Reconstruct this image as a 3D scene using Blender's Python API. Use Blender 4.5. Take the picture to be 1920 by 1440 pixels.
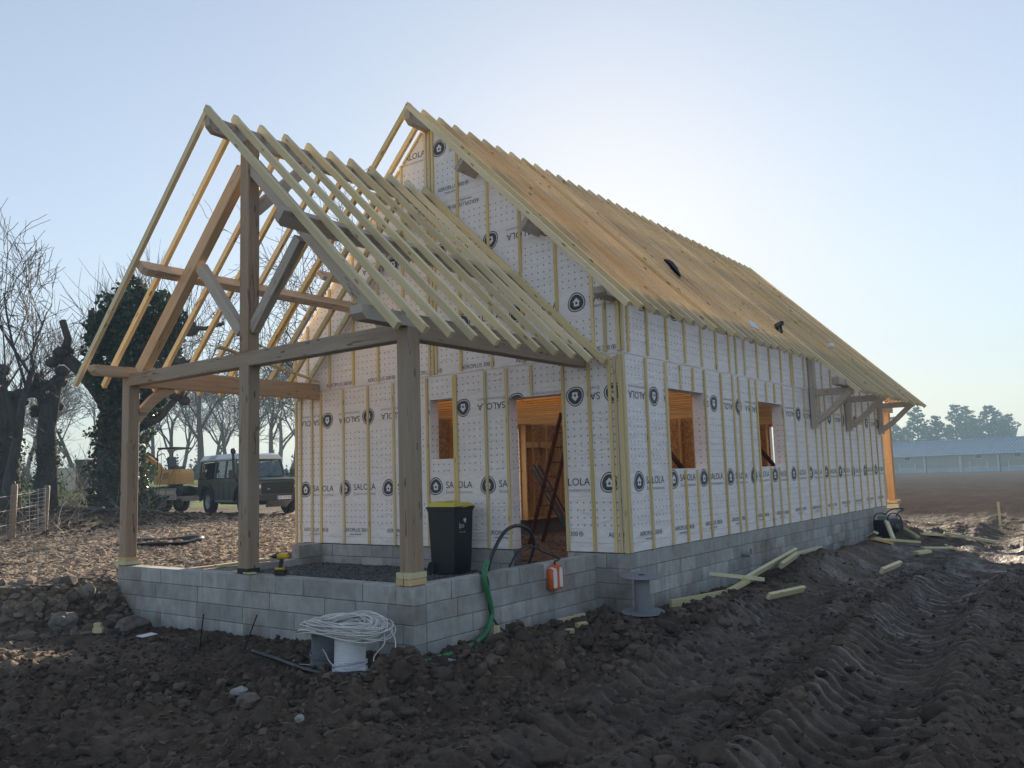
import bpy, math, random
import numpy as np
from mathutils import Matrix, Vector, noise as mnoise

for o in list(bpy.data.objects):
    bpy.data.objects.remove(o)
SC = bpy.context.scene
COL = SC.collection
R = math.radians

# ------------------------------------------------------------------ camera
cam_d = bpy.data.cameras.new('camera')
cam_d.sensor_fit = 'HORIZONTAL'
cam_d.sensor_width = 36.0
cam_d.lens = 1565.5 / 1920 * 36.0
cam_d.clip_start = 0.05
cam_d.clip_end = 4000
cam = bpy.data.objects.new('camera', cam_d)
COL.objects.link(cam)
def look(yaw, pitch, roll):
    y, t, r = R(yaw), R(pitch), R(roll)
    F = Vector((math.cos(y)*math.cos(t), math.sin(y)*math.cos(t), math.sin(t)))
    rt = Vector((math.sin(y), -math.cos(y), 0))
    up = rt.cross(F)
    X = rt*math.cos(r) + up*math.sin(r)
    U = -rt*math.sin(r) + up*math.cos(r)
    return Matrix((X, U, -F)).transposed().to_4x4()
cam.matrix_world = Matrix.Translation((-10.013, -5.599, 1.061)) @ look(36.794, 6.353, -1.771)
SC.camera = cam

# ------------------------------------------------------------------ sky, sun, exposure
SKY_K = 6.5
SUN_AZ, SUN_EL = 30.0, 16.5           # azimuth from +X towards +Y
world = bpy.data.worlds.new('World')
SC.world = world
world.use_nodes = True
wn = world.node_tree
wn.nodes.clear()
w_out = wn.nodes.new('ShaderNodeOutputWorld')
w_bg = wn.nodes.new('ShaderNodeBackground')
w_sky = wn.nodes.new('ShaderNodeTexSky')
w_sky.sky_type = 'NISHITA'
w_sky.sun_disc = False
w_sky.sun_elevation = R(SUN_EL)
w_sky.sun_rotation = R(90 - SUN_AZ)
w_sky.altitude = 100
w_sky.air_density = 1.0
w_sky.dust_density = 0.3
w_sky.ozone_density = 1.6
# soft shoulder on the glare round the sun: c / (1 + luminance / K)
w_bw = wn.nodes.new('ShaderNodeRGBToBW')
w_mul = wn.nodes.new('ShaderNodeMath'); w_mul.operation = 'MULTIPLY_ADD'
w_mul.inputs[1].default_value = 1/SKY_K
w_mul.inputs[2].default_value = 1.0
w_inv = wn.nodes.new('ShaderNodeMath'); w_inv.operation = 'DIVIDE'
w_inv.inputs[0].default_value = 1.0
w_sc = wn.nodes.new('ShaderNodeVectorMath'); w_sc.operation = 'SCALE'
wn.links.new(w_sky.outputs[0], w_bw.inputs[0])
wn.links.new(w_bw.outputs[0], w_mul.inputs[0])
wn.links.new(w_mul.outputs[0], w_inv.inputs[1])
wn.links.new(w_sky.outputs[0], w_sc.inputs[0])
wn.links.new(w_inv.outputs[0], w_sc.inputs['Scale'])
# thin winter veil takes some of the blue out
w_hs = wn.nodes.new('ShaderNodeHueSaturation')
w_hs.inputs['Saturation'].default_value = 0.66
w_hs.inputs['Value'].default_value = 0.84
wn.links.new(w_sc.outputs[0], w_hs.inputs['Color'])
wn.links.new(w_hs.outputs[0], w_bg.inputs[0])
w_bg.inputs[1].default_value = 0.15
wn.links.new(w_bg.outputs[0], w_out.inputs[0])

sun_d = bpy.data.lights.new('sun', 'SUN')
sun_d.energy = 5.0
sun_d.angle = R(0.6)
sun_d.color = (1.0, 0.85, 0.66)
sun = bpy.data.objects.new('sun', sun_d)
COL.objects.link(sun)
sdir = Vector((math.cos(R(SUN_EL))*math.cos(R(SUN_AZ)), math.cos(R(SUN_EL))*math.sin(R(SUN_AZ)), math.sin(R(SUN_EL))))
sun.rotation_euler = sdir.to_track_quat('Z', 'Y').to_euler()
sun.location = sdir*60

SC.view_settings.view_transform = 'Standard'
SC.view_settings.look = 'None'
SC.view_settings.exposure = 1.05
SC.view_settings.gamma = 1.0
SC.view_settings.use_curve_mapping = False
SC.cycles.max_bounces = 8
SC.cycles.diffuse_bounces = 5
SC.cycles.transparent_max_bounces = 12
SC.cycles.use_denoising = True

# ------------------------------------------------------------------ helpers: objects
rng = np.random.default_rng(7)
RND = random.Random(11)

def link(name, me, parent=None, mats=None, M=None):
    o = bpy.data.objects.new(name, me)
    COL.objects.link(o)
    if mats is not None and not me.materials:
        for m in (mats if isinstance(mats, (list, tuple)) else [mats]):
            me.materials.append(m)
    if M is not None:
        o.matrix_basis = M
    o.parent = parent
    return o

def mesh(name, V, Fc, smooth=False, mi=None):
    me = bpy.data.meshes.new(name)
    if isinstance(V, np.ndarray): V = V.tolist()
    if isinstance(Fc, np.ndarray): Fc = Fc.tolist()
    me.from_pydata(V, [], Fc)
    if mi is not None:
        me.polygons.foreach_set('material_index', np.asarray(mi, dtype=np.int32))
    if smooth:
        me.polygons.foreach_set('use_smooth', np.ones(len(me.polygons), dtype=bool))
    me.update()
    return me

def tag(o, label=None, cat=None, group=None, kind=None):
    if label: o['label'] = label
    if cat: o['category'] = cat
    if group: o['group'] = group
    if kind: o['kind'] = kind
    return o

def empty(name, loc=(0, 0, 0), rz=0.0, label=None, cat=None, group=None):
    o = bpy.data.objects.new(name, None)
    o.empty_display_size = 0.2
    COL.objects.link(o)
    o.location = loc
    o.rotation_euler = (0, 0, rz)
    return tag(o, label, cat, group)

class MB:
    """collects shapes into one mesh"""
    def __init__(s): s.V = []; s.F = []; s.M = []
    def add(s, V, Fc, m=0, T=None):
        n = len(s.V)
        if T is not None: V = [tuple(T @ Vector(v)) for v in V]
        s.V += [tuple(v) for v in V]
        s.F += [tuple(i+n for i in f) for f in Fc]
        s.M += [m]*len(Fc)
        return s
    def box(s, lo, hi, m=0, T=None, c=0.0):
        x0, y0, z0 = lo; x1, y1, z1 = hi
        if c > 0:
            return s.prism([(y0+c, z0), (y1-c, z0), (y1, z0+c), (y1, z1-c), (y1-c, z1), (y0+c, z1), (y0, z1-c), (y0, z0+c)], x0, x1, m, T)
        V = [(x0,y0,z0),(x1,y0,z0),(x1,y1,z0),(x0,y1,z0),(x0,y0,z1),(x1,y0,z1),(x1,y1,z1),(x0,y1,z1)]
        return s.add(V, [(0,3,2,1),(4,5,6,7),(0,1,5,4),(1,2,6,5),(2,3,7,6),(3,0,4,7)], m, T)
    def prism(s, poly, x0, x1, m=0, T=None, poly1=None):
        """polygon in (y,z), ccw seen from +x, swept along x"""
        n = len(poly); poly1 = poly1 or poly
        V = [(x0, a, b) for a, b in poly] + [(x1, a, b) for a, b in poly1]
        Fc = [tuple(range(n-1, -1, -1)), tuple(range(n, 2*n))]
        Fc += [(i, (i+1) % n, n+(i+1) % n, n+i) for i in range(n)]
        return s.add(V, Fc, m, T)
    def lathe(s, prof, seg=16, m=0, T=None, cap=True):
        """prof: (r,z) list"""
        V = []; Fc = []; n = len(prof)
        for r, z in prof:
            for k in range(seg):
                a = 2*math.pi*k/seg
                V.append((r*math.cos(a), r*math.sin(a), z))
        for i in range(n-1):
            for k in range(seg):
                k2 = (k+1) % seg
                Fc.append((i*seg+k, i*seg+k2, (i+1)*seg+k2, (i+1)*seg+k))
        if cap:
            Fc.append(tuple(range(seg-1, -1, -1)))
            Fc.append(tuple((n-1)*seg+k for k in range(seg)))
        return s.add(V, Fc, m, T)
    def tube(s, pts, r, seg=6, m=0, T=None, closed=False):
        V, Fc = tube_geo([Vector(p) for p in pts], r, seg, closed)
        return s.add(V, Fc, m, T)
    def bar(s, p0, p1, w, h, m=0, up=(0, 0, 1), T=None, c=0.0):
        M, L = frame(p0, p1, up)
        s.box((0, -w/2, -h/2), (L, w/2, h/2), m, (T @ M) if T is not None else M, c)
        return s
    def build(s, name, mats, parent=None, smooth=False, M=None, angle=None):
        me = mesh(name, s.V, s.F, smooth, s.M if max(s.M, default=0) else None)
        if angle is not None:
            me.polygons.foreach_set('use_smooth', np.ones(len(me.polygons), dtype=bool))
            me.set_sharp_from_angle(angle=R(angle))
        return link(name, me, parent, mats, M)

def frame(p0, p1, up=(0, 0, 1)):
    p0, p1 = Vector(p0), Vector(p1)
    X = p1-p0; L = X.length; X.normalize()
    up = Vector(up)
    if abs(X.dot(up)) > 0.98*up.length: up = Vector((1, 0, 0))
    Y = up.cross(X).normalized(); Z = X.cross(Y)
    M = Matrix((X, Y, Z)).transposed().to_4x4()
    M.translation = p0
    return M, L

def tube_geo(P, r, seg, closed=False):
    n = len(P); rr = r if isinstance(r, (list, tuple)) else [r]*n
    V = []; Fc = []
    prev = None
    for i in range(n):
        if closed: t = P[(i+1) % n]-P[i-1]
        else: t = P[min(i+1, n-1)]-P[max(i-1, 0)]
        if t.length < 1e-9: t = Vector((0, 0, 1))
        t.normalize()
        if prev is None:
            a = Vector((0, 0, 1)) if abs(t.z) < 0.9 else Vector((1, 0, 0))
            u = t.cross(a).normalized()
        else:
            u = prev - t*prev.dot(t)
            u = u.normalized() if u.length > 1e-6 else t.orthogonal().normalized()
        prev = u; w = t.cross(u)
        for k in range(seg):
            ang = 2*math.pi*k/seg
            V.append(tuple(P[i]+(u*math.cos(ang)+w*math.sin(ang))*rr[i]))
    m = n if closed else n-1
    for i in range(m):
        j = (i+1) % n
        for k in range(seg):
            k2 = (k+1) % seg
            Fc.append((i*seg+k, i*seg+k2, j*seg+k2, j*seg+k))
    if not closed:
        Fc.append(tuple(range(seg-1, -1, -1))); Fc.append(tuple((n-1)*seg+k for k in range(seg)))
    return V, Fc

def smooth_path(pts, n=8):
    P = [Vector(p) for p in pts]; out = []
    for i in range(len(P)-1):
        a, b = P[i], P[i+1]
        p0 = P[i-1] if i else a*2-b
        p3 = P[i+2] if i+2 < len(P) else b*2-a
        for k in range(n):
            t = k/n
            out.append(0.5*((2*a)+(b-p0)*t+(2*p0-5*a+4*b-p3)*t*t+(3*a-p0-3*b+p3)*t**3))
    out.append(P[-1])
    return out

_beam = {}
def beam(name, p0, p1, w, h, mat, parent, up=(0, 0, 1), c=0.006, cut0=0.0, cut1=0.0):
    """a timber of its own, local X along its length; cut0/cut1 bevel the lower corner of an end"""
    M, L = frame(p0, p1, up)
    key = (round(L, 3), w, h, c, cut0, cut1, mat.name)
    me = _beam.get(key)
    if me is None:
        b = MB()
        if cut0 or cut1:
            prof = [(0, h/2), (0, -h/2+cut0), (cut0*1.1, -h/2), (L-cut1*1.1, -h/2), (L, -h/2+cut1), (L, h/2)] if True else 0
            n = len(prof)
            V = [(x, -w/2, z) for x, z in prof]+[(x, w/2, z) for x, z in prof]
            Fc = [tuple(range(n)), tuple(range(2*n-1, n-1, -1))]+[((i+1) % n, i, n+i, n+(i+1) % n) for i in range(n)]
            b.add(V, Fc)
        else:
            b.box((0, -w/2, -h/2), (L, w/2, h/2), c=c)
        me = mesh(name, b.V, b.F)
        me.materials.append(mat)
        _beam[key] = me
    return link(name, me, parent, None, M)

# ------------------------------------------------------------------ helpers: numpy noise
def _h(ix, iy, s):
    n = (ix.astype(np.int64)*374761393 + iy.astype(np.int64)*668265263 + s*974634211) & 0xffffffff
    n = ((n ^ (n >> 13))*1274126177) & 0xffffffff
    return ((n ^ (n >> 16)) & 0xffff)/65535.0
def perlin(x, y, s=0):
    x = np.asarray(x, float); y = np.asarray(y, float)
    ix = np.floor(x); iy = np.floor(y); fx = x-ix; fy = y-iy
    ux = fx*fx*fx*(fx*(fx*6-15)+10); uy = fy*fy*fy*(fy*(fy*6-15)+10)
    def g(dx, dy):
        a = _h(ix+dx, iy+dy, s)*2*np.pi
        return np.cos(a)*(fx-dx)+np.sin(a)*(fy-dy)
    a = g(0, 0)*(1-ux)+g(1, 0)*ux
    b = g(0, 1)*(1-ux)+g(1, 1)*ux
    return (a*(1-uy)+b*uy)*1.5
def fbm(x, y, sc, octv, s=0, gain=0.5):
    t = 0; a = 1
    for k in range(octv):
        t = t+a*perlin(x/sc+17.3*k, y/sc-9.1*k, s+k); sc *= 0.5; a *= gain
    return t
def sstep(a, b, x):
    t = np.clip((x-a)/(b-a), 0, 1); return t*t*(3-2*t)

# ------------------------------------------------------------------ helpers: materials
def NT(name):
    m = bpy.data.materials.new(name)
    m.use_nodes = True
    t = m.node_tree
    b = t.nodes['Principled BSDF']
    return m, t, b
def N(t, typ, **kw):
    n = t.nodes.new(typ)
    for k, v in kw.items():
        if k == 'ins':
            for a, b in v.items():
                n.inputs[a].default_value = b
        else: setattr(n, k, v)
    return n
def LK(t, a, b): t.links.new(a, b)
def ramp(t, fac, stops):
    n = t.nodes.new('ShaderNodeValToRGB')
    el = n.color_ramp.elements
    while len(el) < len(stops): el.new(0.5)
    for e, (p, c) in zip(el, stops):
        e.position = p; e.color = (*c, 1) if len(c) == 3 else c
    LK(t, fac, n.inputs[0])
    return n.outputs[0]
def mth(t, op, a, b=None, c=None, clamp=False):
    n = t.nodes.new('ShaderNodeMath'); n.operation = op; n.use_clamp = clamp
    for i, v in enumerate((a, b, c)):
        if v is None: continue
        if isinstance(v, (int, float)): n.inputs[i].default_value = v
        else: LK(t, v, n.inputs[i])
    return n.outputs[0]
def mixc(t, fac, a, b, blend='MIX'):
    n = t.nodes.new('ShaderNodeMix'); n.data_type = 'RGBA'; n.blend_type = blend
    for i, v in ((0, fac), (6, a), (7, b)):
        if isinstance(v, (int, float)): n.inputs[i].default_value = v
        elif isinstance(v, tuple): n.inputs[i].default_value = (*v, 1)
        else: LK(t, v, n.inputs[i])
    return n.outputs[2]
def noise(t, vec, scale, detail=4, rough=0.55):
    n = N(t, 'ShaderNodeTexNoise', ins={'Scale': scale, 'Detail': detail, 'Roughness': rough})
    if vec is not None: LK(t, vec, n.inputs['Vector'])
    return n.outputs['Fac']
def mapping(t, vec, scale):
    n = N(t, 'ShaderNodeMapping'); n.inputs['Scale'].default_value = scale
    LK(t, vec, n.inputs['Vector']); return n.outputs[0]
def bump(t, b, h, strength, dist=0.01):
    n = N(t, 'ShaderNodeBump', ins={'Strength': strength, 'Distance': dist})
    LK(t, h, n.inputs['Height']); LK(t, n.outputs[0], b.inputs['Normal'])

def m_plain(name, col, rough=0.6, metal=0.0, var=0.12, sc=6.0, bmp=0.0, spec=None):
    m, t, b = NT(name)
    tc = N(t, 'ShaderNodeTexCoord')
    f = noise(t, tc.outputs['Object'], sc, 5, 0.6)
    c = ramp(t, f, [(0.3, tuple(x*(1-var) for x in col)), (0.7, tuple(min(1, x*(1+var)) for x in col))])
    LK(t, c, b.inputs['Base Color'])
    LK(t, mth(t, 'MULTIPLY_ADD', f, 0.25, rough-0.12, clamp=True), b.inputs['Roughness'])
    b.inputs['Metallic'].default_value = metal
    if spec is not None: b.inputs['Specular IOR Level'].default_value = spec
    if bmp: bump(t, b, noise(t, tc.outputs['Object'], sc*8, 4), bmp, 0.004)
    return m

def m_wood(name, c1, c2, knot=(0.12, 0.07, 0.03), grain=26, var=0.3, rough=0.6, weather=0.0, wcol=(0.3, 0.28, 0.26), kn=0.5, crack=0.0):
    m, t, b = NT(name)
    tc = N(t, 'ShaderNodeTexCoord'); oi = N(t, 'ShaderNodeObjectInfo')
    off = N(t, 'ShaderNodeVectorMath', operation='ADD')
    LK(t, tc.outputs['Object'], off.inputs[0])
    sc = N(t, 'ShaderNodeVectorMath', operation='SCALE'); sc.inputs[0].default_value = (31.7, 12.3, 7.9)
    LK(t, oi.outputs['Random'], sc.inputs['Scale']); LK(t, sc.outputs[0], off.inputs[1])
    v = off.outputs[0]
    g = noise(t, mapping(t, v, (1.1, grain, grain)), 1.0, 6, 0.62)
    broad = noise(t, mapping(t, v, (0.7, 4, 4)), 1.0, 3, 0.5)
    c = ramp(t, g, [(0.28, c1), (0.72, c2)])
    c = mixc(t, mth(t, 'MULTIPLY', broad, 0.45), c, tuple(x*0.72 for x in c1))
    vo = N(t, 'ShaderNodeTexVoronoi', ins={'Scale': 1.0, 'Randomness': 1.0})
    LK(t, mapping(t, v, (2.6, 9, 9)), vo.inputs['Vector'])
    k = mth(t, 'LESS_THAN', vo.outputs['Distance'], 0.13)
    c = mixc(t, mth(t, 'MULTIPLY', k, kn), c, knot)
    if crack:
        ck = N(t, 'ShaderNodeTexNoise', ins={'Scale': 1.0, 'Detail': 3.0, 'Roughness': 0.5}); LK(t, mapping(t, v, (0.55, 7, 7)), ck.inputs['Vector'])
        cl_ = mth(t, 'LESS_THAN', mth(t, 'ABSOLUTE', mth(t, 'SUBTRACT', ck.outputs['Fac'], 0.5)), 0.008)
        cm_ = mth(t, 'GREATER_THAN', noise(t, mapping(t, v, (1.2, 3, 3)), 1.0, 2, 0.5), 0.52)
        c = mixc(t, mth(t, 'MULTIPLY', mth(t, 'MULTIPLY', cl_, cm_), crack), c, (0.035, 0.022, 0.015))
    if weather:
        w = noise(t, mapping(t, v, (0.8, 2.2, 2.2)), 1.0, 5, 0.6)
        wf = mth(t, 'MULTIPLY', ramp(t, w, [(0.4, (0, 0, 0)), (0.68, (1, 1, 1))]), weather)
        c = mixc(t, wf, c, wcol)
    hsv = N(t, 'ShaderNodeHueSaturation')
    LK(t, mth(t, 'MULTIPLY_ADD', oi.outputs['Random'], var, 1-var/2), hsv.inputs['Value'])
    fr = mth(t, 'FRACT', mth(t, 'MULTIPLY', oi.outputs['Random'], 17.77))
    LK(t, mth(t, 'MULTIPLY_ADD', fr, 0.3, 0.85), hsv.inputs['Saturation'])
    LK(t, c, hsv.inputs['Color'])
    LK(t, hsv.outputs[0], b.inputs['Base Color'])
    b.inputs['Roughness'].default_value = rough
    b.inputs['Specular IOR Level'].default_value = 0.45
    bump(t, b, g, 0.25, 0.004)
    return m

WOOD_RAFTER = m_wood('treated_pine', (0.66, 0.49, 0.25), (0.82, 0.66, 0.39), (0.22, 0.13, 0.05), 22, 0.4, kn=0.8)
WOOD_RAFTER2 = m_wood('treated_pine_green', (0.72, 0.58, 0.33), (0.86, 0.73, 0.47), (0.2, 0.13, 0.06), 22, 0.34, kn=0.7)
WOOD_BATTEN = m_wood('batten_pine', (0.68, 0.51, 0.23), (0.82, 0.65, 0.35), (0.25, 0.14, 0.05), 30, 0.25)
WOOD_DOUGLAS = m_wood('douglas_fir', (0.52, 0.34, 0.2), (0.68, 0.5, 0.34), (0.12, 0.07, 0.04), 24, 0.22, weather=0.35, wcol=(0.46, 0.42, 0.39), crack=0.45)
WOOD_GREY = m_wood('weathered_beam', (0.42, 0.33, 0.25), (0.58, 0.48, 0.38), (0.12, 0.09, 0.07), 24, 0.2, weather=0.5, wcol=(0.44, 0.42, 0.40), crack=0.45)
WOOD_OAK = m_wood('green_oak', (0.30, 0.205, 0.135), (0.47, 0.35, 0.235), (0.08, 0.05, 0.035), 20, 0.15, weather=0.4, wcol=(0.36, 0.33, 0.30), kn=0.9, crack=0.6)
WOOD_PALE = m_wood('pale_douglas', (0.56, 0.45, 0.35), (0.72, 0.61, 0.5), (0.2, 0.13, 0.08), 24, 0.12, kn=0.5)
WOOD_OFFCUT = m_wood('offcut_pine', (0.6, 0.53, 0.3), (0.74, 0.68, 0.43), (0.3, 0.18, 0.07), 22, 0.2, kn=0.4)
WOOD_STUD = m_wood('spruce_stud', (0.64, 0.4, 0.16), (0.78, 0.54, 0.26), (0.25, 0.13, 0.05), 22, 0.2)
WOOD_ORANGE = m_wood('fresh_douglas', (0.5, 0.27, 0.11), (0.64, 0.38, 0.18), (0.2, 0.1, 0.04), 22, 0.15)
WOOD_POST = m_wood('fence_post_wood', (0.16, 0.11, 0.08), (0.26, 0.2, 0.15), (0.06, 0.04, 0.03), 20, 0.3)

def m_osb():
    m, t, b = NT('osb_board')
    tc = N(t, 'ShaderNodeTexCoord')
    vo = N(t, 'ShaderNodeTexVoronoi', ins={'Scale': 26.0})
    LK(t, tc.outputs['Object'], vo.inputs['Vector'])
    sp = N(t, 'ShaderNodeSeparateColor'); LK(t, vo.outputs['Color'], sp.inputs[0])
    c = ramp(t, sp.outputs[0], [(0.0, (0.3, 0.15, 0.06)), (0.5, (0.46, 0.26, 0.11)), (1.0, (0.62, 0.4, 0.2))])
    LK(t, c, b.inputs['Base Color']); b.inputs['Roughness'].default_value = 0.65
    bump(t, b, vo.outputs['Distance'], 0.3, 0.004)
    return m
OSB = m_osb()

def m_membrane():
    m, t, b = NT('breather_membrane')
    ge = N(t, 'ShaderNodeNewGeometry')
    s = N(t, 'ShaderNodeSeparateXYZ'); LK(t, ge.outputs['Position'], s.inputs[0])
    u = mth(t, 'SUBTRACT', s.outputs[0], s.outputs[1])
    z = s.outputs[2]
    # three rolls: print repeats from the foot of each roll
    g1 = mth(t, 'GREATER_THAN', z, 2.73); g2 = mth(t, 'GREATER_THAN', z, 5.615)
    v = mth(t, 'SUBTRACT', z, mth(t, 'ADD', mth(t, 'MULTIPLY', g1, 2.565), mth(t, 'MULTIPLY', g2, 2.985)))
    def cell(a, p): 
        f = mth(t, 'FRACT', mth(t, 'DIVIDE', a, p))
        return mth(t, 'MULTIPLY', mth(t, 'ABSOLUTE', mth(t, 'SUBTRACT', f, 0.5)), p)
    cu, cv = cell(u, 0.108), cell(v, 0.1035)
    ar, th = 0.0125, 0.0042
    h1 = mth(t, 'MULTIPLY', mth(t, 'LESS_THAN', cu, ar), mth(t, 'LESS_THAN', cv, th))
    h2 = mth(t, 'MULTIPLY', mth(t, 'LESS_THAN', cu, th), mth(t, 'LESS_THAN', cv, ar))
    cr = mth(t, 'MAXIMUM', h1, h2)
    def band(a, lo, hi): return mth(t, 'MULTIPLY', mth(t, 'GREATER_THAN', a, lo), mth(t, 'LESS_THAN', a, hi))
    w = mth(t, 'PINGPONG', v, 1.5575)            # mirror about the middle of the roll
    keep = mth(t, 'ADD', band(w, 0.33, 0.75), band(w, 1.14, 1.6))
    cr = mth(t, 'MULTIPLY', cr, keep)
    dash = mth(t, 'MULTIPLY', mth(t, 'LESS_THAN', mth(t, 'ABSOLUTE', mth(t, 'SUBTRACT', w, 0.12)), 0.003),
               mth(t, 'LESS_THAN', mth(t, 'FRACT', mth(t, 'DIVIDE', u, 0.045)), 0.62))
    ink = mth(t, 'MINIMUM', mth(t, 'ADD', cr, mth(t, 'MULTIPLY', dash, 0.7)), 0.9)
    f = noise(t, ge.outputs['Position'], 1.3, 4, 0.6)
    base = ramp(t, f, [(0.3, (0.85, 0.785, 0.78)), (0.7, (0.89, 0.84, 0.83))])
    c = mixc(t, ink, base, (0.07, 0.07, 0.10))
    LK(t, c, b.inputs['Base Color'])
    b.inputs['Roughness'].default_value = 0.62
    b.inputs['Specular IOR Level'].default_value = 0.25
    wv = noise(t, mapping(t, ge.outputs['Position'], (1.6, 1.6, 3.0)), 1.6, 3, 0.5)
    wr = noise(t, mapping(t, ge.outputs['Position'], (7, 7, 1.6)), 1.0, 4, 0.6)
    wx = N(t, 'ShaderNodeTexNoise', ins={'Scale': 1.0, 'Detail': 2.0, 'Distortion': 1.2})
    LK(t, mapping(t, ge.outputs['Position'], (2.4, 2.4, 5.5)), wx.inputs['Vector'])
    cr2 = mth(t, 'ABSOLUTE', mth(t, 'SUBTRACT', wx.outputs['Fac'], 0.5))
    bump(t, b, mth(t, 'ADD', mth(t, 'ADD', wv, mth(t, 'MULTIPLY', wr, 0.3)), mth(t, 'MULTIPLY', cr2, 0.8)), 0.65, 0.055)
    return m
MEMB = m_membrane()
INK = m_plain('print_ink', (0.045, 0.048, 0.06), 0.6, var=0.1)
INK_MID = m_plain('print_ink_mid', (0.06, 0.064, 0.078), 0.6, var=0.15, sc=20)
INK_GREY = m_plain('print_ink_pale', (0.34, 0.34, 0.37), 0.6, var=0.05)
PRINT_WHITE = m_plain('print_white', (0.8, 0.79, 0.82), 0.6, var=0.03)

def m_concrete(name, c0=(0.29, 0.285, 0.275), c1=(0.45, 0.445, 0.43), var=0.4):
    m, t, b = NT(name)
    ge = N(t, 'ShaderNodeNewGeometry'); oi = N(t, 'ShaderNodeObjectInfo')
    P = ge.outputs['Position']
    f = noise(t, P, 5.0, 6, 0.65)
    c = ramp(t, f, [(0.3, c0), (0.7, c1)])
    st = noise(t, mapping(t, P, (7, 7, 0.7)), 1.0, 5, 0.6)
    c = mixc(t, mth(t, 'MULTIPLY', ramp(t, st, [(0.5, (0, 0, 0)), (0.7, (1, 1, 1))]), 0.55), c, (0.5, 0.505, 0.505))
    di = noise(t, P, 1.1, 5, 0.65)
    c = mixc(t, mth(t, 'MULTIPLY', ramp(t, di, [(0.52, (0, 0, 0)), (0.68, (1, 1, 1))]), 0.7), c, (0.24, 0.185, 0.135))
    s = N(t, 'ShaderNodeSeparateXYZ'); LK(t, P, s.inputs[0])
    # mud splashed up from the ground, uneven
    mud = mth(t, 'ADD', mth(t, 'MULTIPLY', s.outputs[2], -1.7), mth(t, 'MULTIPLY_ADD', di, 1.3, -1.75))
    c = mixc(t, mth(t, 'MULTIPLY', mth(t, 'MAXIMUM', mud, 0.0), 0.9, clamp=True), c, (0.13, 0.1, 0.08))
    hsv = N(t, 'ShaderNodeHueSaturation')
    LK(t, mth(t, 'MULTIPLY_ADD', oi.outputs['Random'], var, 1-var/2), hsv.inputs['Value'])
    LK(t, c, hsv.inputs['Color']); LK(t, hsv.outputs[0], b.inputs['Base Color'])
    b.inputs['Roughness'].default_value = 0.88
    bump(t, b, mth(t, 'ADD', noise(t, P, 60, 4, 0.7), mth(t, 'MULTIPLY', f, 1.2)), 0.55, 0.006)
    return m
CONC = m_concrete('concrete_block')
CONC_SMOOTH = m_concrete('concrete_band', (0.30, 0.297, 0.29), (0.41, 0.406, 0.396), 0.12)
MORTAR = m_plain('mortar_joint', (0.16, 0.16, 0.16), 0.95, var=0.2, sc=20)
# ------------------------------------------------------------------ the ground
W, LEN = 6.95, 14.07                     # house gable width, length
PX, PY0, PY1 = -3.615, 0.545, 6.435       # porch wall outer faces
HX, HY = -10.013, -5.599                  # where the eye stands

BERM = [(-6.6, 2.7), (-5.6, 1.25), (-5.0, 0.1), (-4.1, -0.55), (-2.7, -0.95), (-1.2, -1.15), (0.4, -1.25)]
def dist_poly(x, y, P):
    d = np.full(np.shape(x), 1e9)
    for (ax, ay), (bx, by) in zip(P[:-1], P[1:]):
        vx, vy = bx-ax, by-ay
        t = np.clip(((x-ax)*vx+(y-ay)*vy)/(vx*vx+vy*vy), 0, 1)
        d = np.minimum(d, np.hypot(x-ax-t*vx, y-ay-t*vy))
    return d
def inside(x, y, x0, x1, y0, y1, w=0.12):
    return sstep(x0, x0+w, x)*(1-sstep(x1-w, x1, x))*sstep(y0, y0+w, y)*(1-sstep(y1-w, y1, y))
def plat_f(x, y):
    return y-(5.62+np.maximum(0, -4.75-x)*1.2)+0.22*perlin(x/0.9, y/0.9, 91)
def masks(x, y):
    x = np.asarray(x, float); y = np.asarray(y, float)
    f = plat_f(x, y)
    dd = np.hypot(x-HX, y-HY); az = np.degrees(np.arctan2(y-HY, x-HX))
    plat = sstep(0.0, 1.15, f)*np.where(x > 0, sstep(22, 30, az), 1.0)
    left = sstep(34, 47, az)
    return f, plat, dd, az, left
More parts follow.
